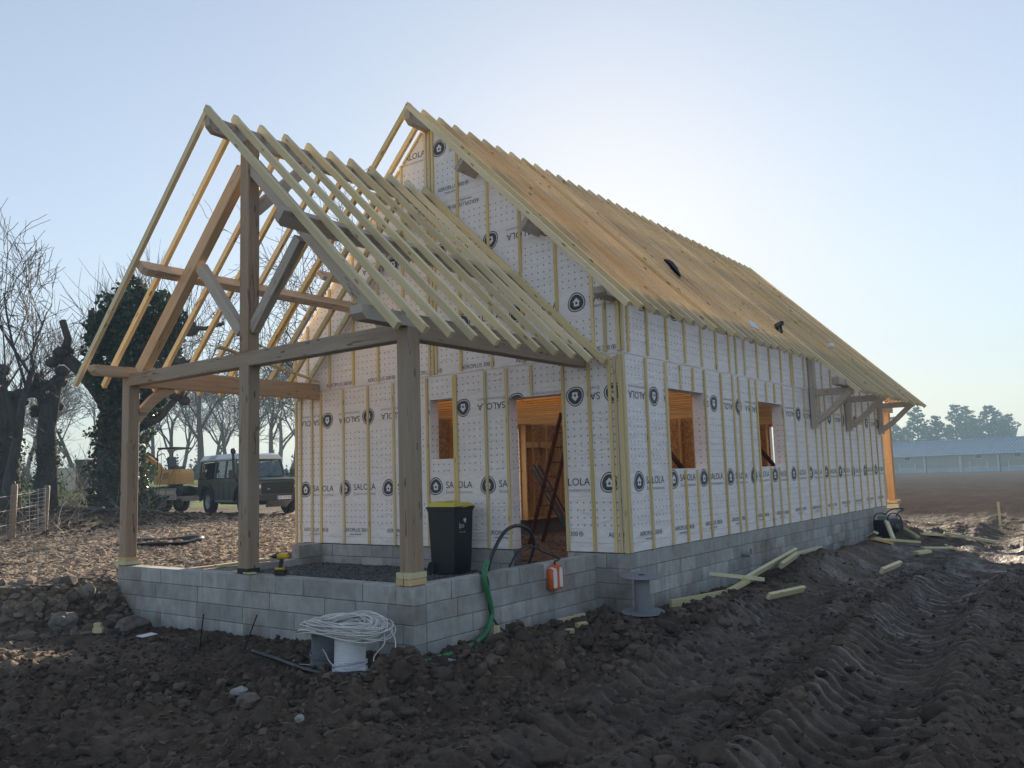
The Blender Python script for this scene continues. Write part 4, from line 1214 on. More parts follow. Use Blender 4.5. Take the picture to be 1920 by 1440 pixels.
hose('green_hose', [(-2.05, 0.85, -0.3), (-2.16, 0.72, 0.02), (-2.33, 0.58, 0.09), (-2.47, 0.505, 0.02), (-2.5, 0.49, -0.12), (-2.42, 0.49, -0.34), (-2.4, 0.49, -0.5), (-2.52, 0.47, -0.66), (-2.8, 0.42, -0.735), (-3.2, 0.34, -0.75), (-3.5, 0.3, -0.745), (-3.75, 0.32, -0.76)], 0.032, HOSE_G,
     'green suction hose hanging down the porch wall onto the mud')
hose('dark_conduit', [(-2.46, 0.60, -0.02), (-2.45, 0.52, -0.04), (-2.43, 0.5, -0.14), (-2.43, 0.49, -0.43), (-2.34, 0.44, -0.62), (-2.24, 0.3, -0.76), (-2.2, 0.22, -0.84)], 0.014, m_plain('blue_black', (0.03, 0.035, 0.05), 0.4), 'dark thin conduit running down behind the green hose', 'conduit')
hose('pipe', [(-4.52, 2.0, -0.66), (-4.56, 1.5, -0.69), (-4.68, 0.95, -0.70), (-4.72, 0.5, -0.685), (-4.62, 0.22, -0.66)], 0.021, HOSE_K, 'black water pipe lying in front of the cable spools', 'pipe')

ORANGE_PL = m_plain('orange_plastic', (0.72, 0.13, 0.025), 0.4, var=0.08)
fl = empty('float_switch', (-1.08, 0.5, -0.22), 0, 'orange and white pump float hung on the porch wall', 'float')
b = MB()
def lens(w, h, d, T=None, m=0):
    pr = [(-w, -h+.03), (-w+.03, -h), (w-.03, -h), (w, -h+.03), (w, h-.05), (w-.06, h), (-w+.06, h), (-w, h-.05)]
    return pr
pr = lens(0.135, 0.15, 0.0)
n = len(pr)
def slab(mb, pr, y0, y1, m=0, s=0.9):
    V = [(a*s, y0, c_*s) for a, c_ in pr]+[(a, (y0+y1)/2-0.02, c_) for a, c_ in pr]+[(a, (y0+y1)/2+0.02, c_) for a, c_ in pr]+[(a*s, y1, c_*s) for a, c_ in pr]
    k = len(pr); Fc = [tuple(range(k)), tuple(range(4*k-1, 3*k-1, -1))]
    for r in range(3):
        for i in range(k): Fc.append((r*k+(i+1) % k, r*k+i, (r+1)*k+i, (r+1)*k+(i+1) % k))
    mb.add(V, Fc, m)
slab(b, pr, -0.06, 0.035)
b.build('body', ORANGE_PL, fl, angle=50)
b = MB()
for sx in (-0.085, 0.055): slab(b, [(sx+a*0.28, c_*0.88) for a, c_ in pr], -0.068, 0.03)
b.build('stripe', WHITE_PAINT, fl, angle=50)
b = MB(); b.tube([(0, -.01, .14), (0, -.01, .19)], 0.02, 8); b.build('cable_gland', ORANGE_PL, fl)

DRUM = m_plain('drum_plastic', (0.23, 0.24, 0.26), 0.6, var=0.12)
zd = hz(-0.22, -0.27)
dr = empty('cable_drum', (-0.22, -0.27, zd+0.06), 0, 'empty grey cable drum standing upright at the house corner', 'cable drum')
for z in (0.0, 0.455):
    b = MB(); b.lathe([(0.05, z), (0.27, z), (0.28, z+0.008), (0.27, z+0.018), (0.05, z+0.022)], 36); b.build('flange', DRUM, dr, angle=40)
b = MB(); b.lathe([(0.108, 0.02), (0.1, 0.456)], 28); b.build('core', DRUM, dr, angle=40)
b = MB(); b.lathe([(0.045, 0.4795), (0.0, 0.4797)], 16, cap=False); b.build('hub_hole', DARK, dr)
for T in (dr,): T.rotation_euler = (R(2), R(-2.5), 0)

def spool(name, loc, label, col, lean, r=0.15, h=0.42):
    e = empty(name, loc, 0, label, 'cable spool'); e.rotation_euler = lean
    m = m_plain(name+'_wire', col, 0.45, var=0.1, sc=4)
    b = MB(); pts = []
    turns = 26
    prof = []
    for i in range(turns):
        z = 0.03+(h-0.06)*i/turns; dz = (h-0.06)/turns
        rr = r*(1.0 if i > 6 else 1.05+0.05*RND.random())
        prof += [(rr-0.004, z), (rr, z+dz*0.3), (rr, z+dz*0.7), (rr-0.004, z+dz)]
    b.lathe([(0.02, 0.03)]+prof+[(0.02, h-0.03)], 28); b.build('wound_wire', m, e, angle=60)
    for z in (0.0, h-0.028):
        b = MB(); b.lathe([(0.03, z), (r*1.22 if z == 0 else r*1.02, z), (r*1.22 if z == 0 else r*1.02, z+0.022), (0.03, z+0.022)], 28); b.build('flange', DRUM if col[0] < 0.4 else WHITE_PAINT, e, angle=40)
    b = MB()
    for i in range(9):
        zz = 0.06+0.14*RND.random(); t = RND.uniform(-.14, .14); ph = RND.random()*6
        b.tube([(math.cos(a)*(r*1.06+.006), math.sin(a)*(r*1.06+.006), zz+t*math.sin(a+ph)*0.5) for a in [2*math.pi*k/22 for k in range(22)]], 0.005, 5, closed=True)
    b.build('loose_wire', m, e)
    return e
spool('cable_spool', (-4.3, 1.08, hz(-4.3, 1.08)-0.02), 'dark grey cable spool half hidden behind the white one', (0.16, 0.17, 0.2), (R(2), R(-3), 0), 0.15, 0.40)
spool('cable_spool', (-4.42, 0.62, hz(-4.42, 0.62)-0.05), 'white cable spool standing in the mud by the porch corner', (0.72, 0.73, 0.76), (R(-4), R(5), 0), 0.15, 0.43)
CABLE_W = m_plain('white_cable', (0.66, 0.65, 0.63), 0.5, var=0.15, sc=3)
b = MB()
for i in range(58):
    rr = 0.23+0.22*RND.random()**0.7; zz = 0.02+0.1*RND.random(); ox, oy = RND.gauss(0, .025), RND.gauss(0, .03)
    ph = RND.random()*6.3; am = 0.008+0.012*RND.random()
    pts = []
    for k in range(28):
        a = 2*math.pi*k/28
        dd_ = rr*(1+0.05*math.sin(2*a+ph)+0.03*math.sin(3*a-ph))
        pts.append((ox+dd_*0.78*math.cos(a), oy+dd_*1.08*math.sin(a), zz-0.07*abs(math.sin(a))**2*(rr/0.45)**2+am*math.sin(3*a+ph)))
    b.tube(pts, 0.0062, 5, closed=True)
for (p) in ([(0.1, -.45, 0.0), (.0, -.56, -.08), (-.08, -.5, -.2), (-.14, -.62, -.28), (-.1, -.66, -.38)], [(0.2, -.42, .03), (.1, -.6, -.05), (0, -.7, -.15), (0.05, -.62, -.33)],
            [(-.1, .45, -.06), (-.1, .2, -.18), (-.2, -.05, -.28), (-.22, -.3, -.3)], [(.15, .5, -.36), (0, .72, -.36), (-.1, .62, -.365), (-.05, .3, -.36)]):
    b.tube(smooth_path(p, 6), 0.006, 5)
co = b.build('cable_coil', CABLE_W, None, smooth=True, M=Matrix.Translation((-4.33, 0.80, -0.375)))
tag(co, 'loose coil of thin white cable laid across the tops of the spools', 'cable coil')
b = MB(); b.box((-0.06, -0.03, 0.115), (0.05, 0.05, 0.13)); b.build('tape', PVC, co)

# plastic sheet scrap and duct end by the porch corner
b = MB()
for i in range(7):
    y = -0.05-0.02*i
    b.tube([(-0.1+0.02*i, .3-.03*i, 0.0), (0, .1, .05+.004*i), (0.05, -.1, .05), (0.1, -.3+.03*i, 0.0)], 0.008, 5)
o = b.build('plastic_conduit', m_plain('pale_blue_plastic', (0.38, 0.45, 0.52), 0.35), None, smooth=True, M=Matrix.Translation((-3.75, -0.05, hz(-3.75, -0.05)+0.02)))
tag(o, 'pale blue loops of plastic conduit lying in the mud near the corner', 'conduit')

# ------------------------------------------------------------------ cordless drill on the wall
YEL_TOOL = m_plain('tool_yellow', (0.62, 0.4, 0.02), 0.45)
dl = empty('cordless_drill', (PX+0.1, 2.84, -0.03), R(118), 'yellow and black cordless drill standing on the porch wall', 'drill')
b = MB(); b.box((-0.07, -0.04, 0.0), (0.06, 0.04, 0.065), c=0.008); b.build('battery', BLACK_PL, dl)
b = MB(); b.box((-0.045, -0.035, 0.066), (0.055, 0.035, 0.09), c=0.006); b.build('battery_mount', YEL_TOOL, dl)
b = MB(); b.bar((0.0, 0, 0.09), (-0.02, 0, 0.2), 0.036, 0.045, up=(1, 0, 0), c=0.008); b.build('grip', BLACK_PL, dl)
b = MB(); b.lathe([(0.02, -.1), (0.034, -.09), (0.036, 0.02), (0.03, 0.03)], 14); b.build('motor_housing', YEL_TOOL, dl, angle=40, M=Matrix.Translation((0, 0, 0.225)) @ Matrix.Rotation(R(90), 4, 'Y'))
b = MB(); b.lathe([(0.03, 0.03), (0.029, 0.06), (0.02, 0.1), (0.008, 0.11), (0.004, 0.15)], 14); b.build('chuck', STEEL_D, dl, angle=40, M=Matrix.Translation((0, 0, 0.225)) @ Matrix.Rotation(R(90), 4, 'Y'))

# ------------------------------------------------------------------ timber offcuts and litter
def offcut(P, Q, w, h, label, mat=WOOD_OFFCUT, up=(0, 0, 1), cat='timber offcut', sink=0.0, name='timber_offcut', roll=0.0):
    P = list(P); Q = list(Q)
    for p in (P, Q):
        if p[2] is None: p[2] = hz(p[0], p[1])+h/2-sink
    o = beam(name, P, Q, w, h, mat, None, up=up, c=0.003)
    if roll: o.matrix_basis = o.matrix_basis @ Matrix.Rotation(roll, 4, 'X')
    return tag(o, label, cat, 'timber offcuts on the mud')
offcut((0.55, -0.28, -0.74), (1.62, -0.62, -0.72), 0.045, 0.14, 'pale board on edge at the near end of the offcuts along the wall')
offcut((1.62, -0.68, -0.66), (2.75, -0.62, -0.60), 0.1, 0.05, 'flat pale board end to end with the board on edge')
offcut((2.15, -0.14, -0.50), (2.55, -0.85, -0.60), 0.1, 0.06, 'pale board crossing over the others with one end raised', up=(0.2, 0, 1))
offcut((2.35, -0.6, -0.60), (4.75, -0.62, -0.36), 0.05, 0.1, 'long pale board sloping up the soil heap against the wall', up=(0, -0.5, 1))
offcut((3.6, -0.75, -0.50), (4.32, -0.78, -0.39), 0.06, 0.1, 'short pale block beside the top of the sloping board', up=(0, -0.5, 1))
offcut((1.28, -1.38, None), (2.42, -1.48, None), 0.05, 0.09, 'pale batten lying alone on the mud clear of the wall', sink=-0.05, up=(0, -0.6, 1))
offcut((5.6, -1.8, None), (6.7, -1.86, None), 0.06, 0.1, 'greenish batten farthest out in the mud past the soil heap', WOOD_RAFTER2, sink=-0.05, up=(0, -.5, 1))
offcut((5.0, -0.3, -0.52), (7.0, -0.35, -0.50), 0.1, 0.045, 'thin whitish board half buried between soil heap and wall', WOOD_OFFCUT)
offcut((11.3, -1.35, None), (12.1, -2.05, None), 0.1, 0.06, 'pale plank of a pair on the heap beyond the tool', sink=-0.05)
offcut((11.7, -1.75, None), (12.0, -2.75, None), 0.1, 0.06, 'long plank farthest to the right among the scraps on the heap', sink=-0.06)
offcut((11.6, -0.95, None), (10.9, -1.35, None), 0.1, 0.05, 'plank tilted on the heap between machine and pair of planks', sink=-0.08, up=(1, 0, 1))
offcut((9.9, -1.05, -0.55), (10.7, -0.75, -0.22), 0.1, 0.05, 'board stub propped upright on the scrap heap below the pillar', up=(1, 0, 1))
offcut((9.6, -0.7, None), (10.3, -1.5, None), 0.09, 0.05, 'board lying under the propped stub on the scrap heap', sink=-0.06)
offcut((9.3, -0.85, None), (9.9, -0.55, None), 0.1, 0.05, 'stub leaning beside the propped stub on the scrap heap', WOOD_OFFCUT, sink=-0.15, up=(1, 0, 1))
offcut((8.55, -0.95, None), (8.9, -1.25, None), 0.1, 0.05, 'small block set apart from the scrap heap near the wall', WOOD_STUD, sink=-0.05)
offcut((9.3, -1.75, None), (9.75, -2.25, None), 0.16, 0.03, 'thin tilted board lying on mud below the scrap heap', sink=-0.06, up=(0.4, -.5, 1))
offcut((8.6, -1.75, None), (8.85, -1.95, None), 0.16, 0.06, 'small pale block below the thin tilted board', sink=-0.04)
offcut((-1.36, 0.36, None), (-0.70, 0.33, None), 0.06, 0.05, 'pale batten lying along the foot of the porch wall', sink=-0.03)
offcut((-1.78, -0.10, None), (-1.70, -0.16, None), 0.07, 0.05, 'tiny pale block in the mud, nearest to the green hose', sink=-0.03)
offcut((-1.38, 0.0, None), (-1.24, -0.05, None), 0.07, 0.05, 'tiny yellow block below the batten at the porch wall', sink=-0.03)
offcut((-1.0, -0.06, None), (-0.82, -0.1, None), 0.07, 0.04, 'tiny pale chip between porch batten and grey drum', sink=-0.03)
offcut((-2.52, 0.33, None), (-2.5, 0.33, -0.58), 0.05, 0.05, 'tiny upright block at the porch wall foot by the hose')
offcut((-2.1, 6.28, -0.2), (-1.15, 6.33, -0.19), 0.1, 0.045, 'yellow board lying on the low yard-side wall of the porch', WOOD_OFFCUT)
offcut((-2.9, 6.33, -0.2), (-1.0, 6.36, -0.2), 0.12, 0.03, 'long thin plank under the yellow board on the porch wall', WOOD_DOUGLAS)
offcut((-3.3, 6.3, -0.2), (-2.95, 6.35, -0.195), 0.1, 0.05, 'short pale block on the wall behind the corner post', WOOD_OFFCUT)
offcut((-4.42, 5.5, None), (-4.34, 5.42, None), 0.09, 0.07, 'lower of two little wood blocks at the rubble foot', sink=-0.03)
offcut((-4.41, 5.49, hz(-4.41, 5.49)+0.13), (-4.36, 5.42, hz(-4.41, 5.49)+0.13), 0.06, 0.06, 'upper of two little wood blocks at the rubble foot')
b = MB(); b.add([(-.09, -.06, 0.0), (.1, -.07, .012), (.09, .06, .02), (-.1, .07, .008), (-.09, -.06, .004), (.1, -.07, .016), (.09, .06, .024), (-.1, .07, .012)], [(0,3,2,1),(4,5,6,7),(0,1,5,4),(1,2,6,5),(2,3,7,6),(3,0,4,7)])
o = b.build('paper_scrap', WHITE_PAINT, None, M=Matrix.Translation((-4.40, 4.25, hz(-4.4, 4.25)+0.06)))
tag(o, 'white card scrap lying on the mud in front of the porch', 'paper scrap')
for (x, y, dx, dy, h, lb) in ((-4.5, 3.0, -0.02, -0.12, 0.42, 'thin dark rod in the mud, left of the two by the wall'), (-4.3, 2.52, 0.0, -0.3, 0.42, 'thin dark rod leaning right, nearer the pipe end')):
    z = hz(x, y)
    b = MB(); b.tube([(x, y, z-0.1), (x+dx, y+dy, z+h)], 0.007, 6); tag(b.build('steel_rod', STEEL_D, None), lb, 'rod')
def stone(loc, s, mat, label, name='stone'):
    g = np.random.default_rng(int(abs(loc[0]*1000)))
    import bmesh
    bm = bmesh.new(); bmesh.ops.create_icosphere(bm, subdivisions=3, radius=1)
    o = Vector((g.random()*9, g.random()*9, g.random()*9))
    for v in bm.verts:
        n = mnoise.noise(v.co*1.3+o)*0.35+mnoise.noise(v.co*3+o)*0.14
        v.co = Vector((v.co.x*s[0], v.co.y*s[1], v.co.z*s[2]))*(1+n)
    me = bpy.data.meshes.new(name); bm.to_mesh(me); bm.free()
    ob = link(name, me, None, mat, Matrix.Translation((loc[0], loc[1], hz(loc[0], loc[1])+s[2]*0.45+loc[2])))
    tag(ob, label, 'stone', 'loose stones in the foreground')
M_ST = m_plain('pale_stone', (0.2, 0.18, 0.165), 0.85, var=0.3, sc=9, bmp=0.4)
M_ST2 = m_plain('chalk_stone', (0.34, 0.33, 0.32), 0.8, var=0.2, sc=9, bmp=0.3)
M_ST3 = m_plain('brown_stone', (0.16, 0.13, 0.11), 0.9, var=0.35, sc=9, bmp=0.6)
stone((-5.62, 0.66, 0.02), (0.075, 0.045, 0.04), M_ST2, 'whitish stone on the mud below the black pipe end')
stone((-5.75, 0.35, 0.02), (0.09, 0.08, 0.06), M_ST3, 'grey angular stone beside the whitish one')
stone((-5.85, -0.42, 0.03), (0.035, 0.03, 0.03), M_ST2, 'small round pale stone low in the foreground mud')
stone((-4.05, 5.2, 0.05), (0.2, 0.14, 0.12), M_ST3, 'big brown stone at the foot of the rubble slope')
stone((-4.6, 5.95, 0.05), (0.17, 0.12, 0.14), M_ST, 'big pale stone on the rubble slope')

# ------------------------------------------------------------------ inside the house: ladder, poles, brick
RUST = m_plain('red_oxide_steel', (0.13, 0.055, 0.035), 0.6, 0.2, var=0.3)
def ladder(A, B, C, D, n, label, r=0.03):
    """two stiles A-B and C-D with n rungs"""
    A, B, C, D = map(Vector, (A, B, C, D))
    e = empty('ladder', A, 0, label, 'ladder', 'ladders inside the doorway')
    for p, q in ((A, B), (C, D)):
        b = MB(); b.bar(p-A, q-A, r*2.6, r*1.2); b.build('stile', RUST, e)
    for i in range(n):
        t = (i+0.7)/n
        b = MB(); b.tube([A+(B-A)*t-A, C+(D-C)*t-A], 0.014, 6); b.build('rung', RUST, e)
ladder((4.55, 4.96, -0.37), (4.16, 3.77, 2.33), (5.12, 5.02, -0.37), (4.72, 3.83, 2.33), 9, 'rust brown ladder leaning inside the doorway')
for i, (dx, cc) in enumerate(((0, (0.05, 0.09, 0.13)), (0.08, (0.05, 0.12, 0.15)), (0.16, (0.3, 0.05, 0.04)), (0.24, (0.05, 0.09, 0.13)))):
    b = MB(); b.tube([(6.75+dx*1.3, 6.42, 1.25+0.1*(i % 2)), (7.25+dx*1.6, 5.75, -0.34)], 0.028, 8)
    tag(b.build('steel_prop', m_plain('prop_paint_%d' % i, cc, 0.5), None), ['dark blue prop nearest the bright opening inside the house', 'teal prop second from the bright opening inside the house', 'red prop leaning third from the bright opening inside', 'dark blue prop farthest from the bright opening inside'][i], 'steel prop')
for (P, Q, lb) in (((2.2, 0.62, 1.62), (3.2, 0.62, 1.0), 'dark red bar slanting behind the first side window'), ((6.3, 0.62, 1.62), (7.6, 0.62, 1.06), 'dark red bar slanting behind the second side window')):
    b = MB(); b.bar(P, Q, 0.05, 0.07); b.bar(Q, (Q[0]+0.5, Q[1], -0.34), 0.05, 0.05)
    tag(b.build('steel_bar', RUST, None), lb, 'steel bar')
BRICK = m_plain('red_brick', (0.32, 0.14, 0.09), 0.85, var=0.3, sc=14, bmp=0.3)
for (x, y, rz, lb) in ((0.75, 1.33, 0.2, 'brick lying in the earth just inside the doorway'), (2.0, 1.75, 0.5, 'brick by the door jamb deeper inside the house')):
    b = MB(); b.box((-0.11, -0.055, 0), (0.11, 0.055, 0.065), c=0.004)
    tag(b.build('loose_brick', BRICK, None, M=Matrix.Translation((x, y, hz(x, y)+0.0)) @ Matrix.Rotation(rz, 4, 'Z')), lb, 'brick')
b = MB(); b.tube(smooth_path([(0.45, 1.12, 0.2), (0.42, 1.14, 0.05), (0.5, 1.16, -0.1), (0.35, 1.2, -0.25), (0.2, 1.3, -0.33)], 6), 0.008, 6)
tag(b.build('white_cable', CABLE_W, None, smooth=True), 'thin white cable dangling at the right door jamb', 'cable')

# ------------------------------------------------------------------ compactor by the far corner
gm = empty('plate_compactor', (12.3, -0.42, hz(12.3, -0.42)), R(-20), 'small black machine in a tube frame at the far wall corner', 'machine')
b = MB(); b.box((-0.32, -0.2, 0.02), (0.32, 0.2, 0.08), c=0.02); b.build('base_plate', STEEL_D, gm)
b = MB(); b.box((-0.3, -0.2, 0.08), (0.26, 0.2, 0.42), c=0.03); b.build('engine', BLACK_PL, gm)
b = MB(); b.lathe([(0.02, 0), (0.1, 0), (0.1, 0.06), (0.03, 0.08)], 18); b.build('starter', STEEL_D, gm, angle=40, M=Matrix.Translation((-0.02, -0.16, 0.22)) @ Matrix.Rotation(R(90), 4, 'X'))
b = MB(); b.box((-0.22, -0.15, 0.42), (0.18, 0.15, 0.52), c=0.03); b.build('fuel_tank', m_plain('grey_enamel', (0.3, 0.3, 0.31), 0.4), gm)
for s in (-1, 1):
    b = MB(); b.tube(smooth_path([(-0.3, s*0.19, 0.08), (-0.32, s*0.19, 0.4), (-0.2, s*0.18, 0.56), (0.1, s*0.18, 0.56), (0.25, s*0.19, 0.4), (0.3, s*0.19, 0.08)], 5), 0.016, 7); b.build('frame_tube', BLACK_PL, gm, smooth=True)
b = MB(); b.tube(smooth_path([(0.1, -.15, 0.5), (0.25, -.15, 0.6), (0.5, -.14, 0.66), (0.5, .14, 0.66), (0.25, .15, 0.6), (0.1, .15, 0.5)], 4), 0.016, 7); b.build('handle', BLACK_PL, gm, smooth=True)
# stuff on the roof: dark cloth, tool, lamp
b = MB()
nn = 9
cl = [(4.12, 1.30), (4.10, 1.18), (4.02, 1.06), (3.92, 0.93), (3.82, 0.83)]
wd = [0.03, 0.12, 0.22, 0.17, 0.05]
V = []; Fc = []
for i, ((x, y), w_) in enumerate(zip(cl, wd)):
    for k in range(4):
        t = (k/3-0.5)*2
        V.append((x+w_*t*0.9, y+w_*0.4*t, roof_z(y)+0.02+0.15*max(0.0, 1-t*t)*w_/0.22+0.02*math.sin(i*2.1)))
for i in range(4):
    for k in range(3): Fc.append((i*4+k, i*4+k+1, i*4+5+k, i*4+4+k))
n0 = len(V); V += [(a, c_, min(d_-0.012, roof_z(c_)+0.01)) for a, c_, d_ in V]; Fc += [tuple(n0+j for j in reversed(f)) for f in list(Fc)]
b.add(V, Fc)
CLOTH = m_plain('dark_cloth', (0.03, 0.035, 0.05), 0.85)
tag(b.build('cloth', CLOTH, None, smooth=True), 'dark blue cloth draped over the roof rafters', 'cloth')
nl = empty('nail_gun', (7.0, 0.17, roof_z(0.17)+0.02), R(40), 'small black tool left on the lower roof rafters', 'tool')
b = MB(); b.box((-0.16, -0.04, 0.06), (0.16, 0.04, 0.15), c=0.01); b.build('body', BLACK_PL, nl)
b = MB(); b.bar((-0.02, 0, 0.1), (-0.1, 0, -0.08), 0.05, 0.06); b.build('grip', BLACK_PL, nl)
b = MB(); b.bar((0.12, 0, 0.1), (0.16, 0, -0.06), 0.05, 0.05); b.build('nose', STEEL_D, nl)
b = MB(); b.lathe([(0.0, 0), (0.07, 0.0), (0.08, 0.05), (0.05, 0.11), (0.0, 0.125)], 18, cap=False)
tag(b.build('work_lamp', WHITE_PAINT, None, smooth=True, M=Matrix.Translation((10.62, 0.18, roof_z(0.18)+0.01))), 'small white dome lamp on the roof rafters', 'lamp')
b = MB(); b.add([(-.2, -.06, 0), (.15, -.1, .0), (.2, .08, .03), (-.12, .1, .05), (-.2, -.06, .01), (.15, -.1, .01), (.2, .08, .04), (-.12, .1, .06)], [(0,3,2,1),(4,5,6,7),(0,1,5,4),(1,2,6,5),(2,3,7,6),(3,0,4,7)])
tag(b.build('plastic_scrap', m_plain('pale_sheet', (0.55, 0.6, 0.68), 0.4), None, M=Matrix.Translation((4.9, -0.05, roof_z(-0.05)+0.02)) @ Matrix.Rotation(R(45), 4, 'X')), 'pale scrap of sheet lying on the eaves rafters', 'plastic scrap')

# lined pit in the yard
b = MB()
n = 24; V = []
pr_ = [(1.0, -0.03), (1.06, 0.05), (1.0, 0.10), (0.86, 0.06), (0.8, -0.25)]
for r_, z in pr_:
    for k in range(n):
        a = 2*math.pi*k/n
        V.append((r_*0.85*math.cos(a)*(1+0.06*math.sin(3*a)), r_*0.62*math.sin(a)*(1+0.05*math.cos(2*a)), z*(0.5+0.5*math.sin(a+0.5)+0.35*math.sin(3*a))*0.9))
Fc = [(i*n+k, i*n+(k+1) % n, (i+1)*n+(k+1) % n, (i+1)*n+k) for i in range(4) for k in range(n)]+[tuple(4*n+k for k in range(n))]
b.add(V, Fc)
tag(b.build('lined_pit', m_plain('black_liner', (0.02, 0.017, 0.016), 0.6, var=0.3), None, smooth=True, M=Matrix.Translation((-0.15, 11.3, hz(-0.15, 11.3)+0.03)) @ Matrix.Rotation(R(-50), 4, 'Z')), 'black lined round pit in the gravel behind the porch', 'pit')
# ------------------------------------------------------------------ vehicles
def m_carpaint(name, col, rough=0.28):
    m, t, b = NT(name)
    tc = N(t, 'ShaderNodeTexCoord')
    f = noise(t, tc.outputs['Object'], 2.5, 5, 0.6)
    s = N(t, 'ShaderNodeSeparateXYZ'); LK(t, tc.outputs['Object'], s.inputs[0])
    d = mth(t, 'MULTIPLY', mth(t, 'SUBTRACT', 1.1, s.outputs[2], clamp=True), mth(t, 'MULTIPLY', f, 0.9), clamp=True)
    LK(t, mixc(t, d, col, (0.15, 0.12, 0.095)), b.inputs['Base Color'])       # road dirt low on the panels
    LK(t, mth(t, 'MULTIPLY_ADD', d, 0.5, rough, clamp=True), b.inputs['Roughness'])
    b.inputs['Coat Weight'].default_value = 0.3
    return m
def m_glass():
    m, t, b = NT('window_glass')
    t.nodes.remove(b)
    g = N(t, 'ShaderNodeBsdfGlossy', ins={'Color': (0.9, 0.95, 0.95, 1), 'Roughness': 0.03})
    tr = N(t, 'ShaderNodeBsdfTransparent', ins={'Color': (0.62, 0.70, 0.68, 1)})
    fr = N(t, 'ShaderNodeFresnel', ins={'IOR': 1.6})
    mx = N(t, 'ShaderNodeMixShader')
    LK(t, mth(t, 'ADD', fr.outputs[0], 0.06, clamp=True), mx.inputs[0]); LK(t, tr.outputs[0], mx.inputs[1]); LK(t, g.outputs[0], mx.inputs[2])
    LK(t, mx.outputs[0], t.nodes['Material Output'].inputs[0])
    return m
GLASS = m_glass()
CAR_GREEN = m_carpaint('dark_green_paint', (0.014, 0.030, 0.030))
CAR_WHITE = m_carpaint('car_white_paint', (0.62, 0.65, 0.68))
GALV = m_plain('galvanised_steel', (0.3, 0.31, 0.32), 0.5, 0.6, var=0.2)
LAMP_GL = m_plain('lamp_glass', (0.8, 0.8, 0.76), 0.12, 0.3)
AMBER = m_plain('amber_lens', (0.7, 0.2, 0.02), 0.2)
YELLOW = m_carpaint('plant_yellow', (0.62, 0.30, 0.035), 0.4)
TYRE_R = 0.405

def wheel(parent, x, y, r=TYRE_R, w=0.24, rim=CAR_WHITE, out=-1):
    """axis along y; out = side the rim faces"""
    b = MB(); b.lathe([(r*0.6, -w/2), (r*0.9, -w/2), (r*0.985, -w*0.36), (r, -w*0.2), (r, w*0.2), (r*0.985, w*0.36), (r*0.9, w/2), (r*0.6, w/2)], 28, cap=False)
    for k in range(28):                      # tread blocks
        a = 2*math.pi*k/28
        T = Matrix.Rotation(a, 4, 'Z') @ Matrix.Translation((r, 0, 0))
        b.box((-0.01, -0.022, -w*0.42), (0.012, 0.022, w*0.42), 0, T)
    M = Matrix.Translation((x, y, r)) @ Matrix.Rotation(R(90 if out < 0 else -90), 4, 'X')
    ty = b.build('wheel', RUBBER, parent, M=M)
    b = MB(); b.lathe([(0.0, w*0.22), (r*0.16, w*0.22), (r*0.2, w*0.12), (r*0.42, w*0.16), (r*0.52, w*0.34), (r*0.62, w*0.40), (r*0.62, -w*0.4), (0.0, -w*0.35)], 24, cap=False)
    b.build('rim', rim, ty, angle=35)
    b = MB()
    for k in range(5):
        a = 2*math.pi*k/5
        b.lathe([(0.0, w*0.24), (0.018, w*0.24), (0.018, w*0.1)], 6, 0, Matrix.Translation((r*0.12*math.cos(a), r*0.12*math.sin(a), 0)), cap=False)
    b.build('wheel_nuts', STEEL_D, ty)
    return ty

car = empty('off_road_car', (7.3, 18.55, hz(7.3, 18.55)), R(-101.5), 'dark green boxy off-road car with a white roof parked on the yard', 'car')
def side_prism(profile, y0, y1, mat, name, parent, **k):
    b = MB(); n = len(profile)
    V = [(x, y0, z) for x, z in profile]+[(x, y1, z) for x, z in profile]
    b.add(V, [tuple(range(n)), tuple(range(2*n-1, n-1, -1))]+[((i+1) % n, i, n+i, n+(i+1) % n) for i in range(n)])
    return b.build(name, mat, parent, **k)
def arch(xc, zc, r, n=9, a0=175, a1=5):
    return [(xc+r*math.cos(R(a0+(a1-a0)*k/(n-1))), zc+r*math.sin(R(a0+(a1-a0)*k/(n-1)))) for k in range(n)]
prof = [(-2.25, 1.17), (-2.27, 0.62), (-1.95, 0.56)]+arch(-1.40, 0.45, 0.5)+[(-0.86, 0.48), (0.86, 0.48)]+arch(1.39, 0.45, 0.5)+[(1.92, 0.56), (2.12, 0.6), (2.13, 1.04), (1.02, 1.12), (0.95, 1.17)]
side_prism(prof, -0.86, 0.86, CAR_GREEN, 'body', car)
b = MB()
V = [(0.93, -.66, 1.12), (2.08, -.62, 1.045), (2.08, .62, 1.045), (0.93, .66, 1.12), (0.93, -.62, 1.215), (1.95, -.56, 1.15), (1.95, .56, 1.15), (0.93, .62, 1.215), (2.09, -.57, 1.10), (2.09, .57, 1.10)]
b.add(V, [(0,1,8,5,4), (1,2,9,8), (2,3,7,6,9), (3,0,4,7), (4,5,6,7), (5,8,9,6)])
b.build('bonnet', CAR_GREEN, car)
b = MB(); b.box((0.96, 0.1, 1.19), (1.5, 0.5, 1.225), c=0.01); b.build('bonnet_vent', CAR_GREEN, car)
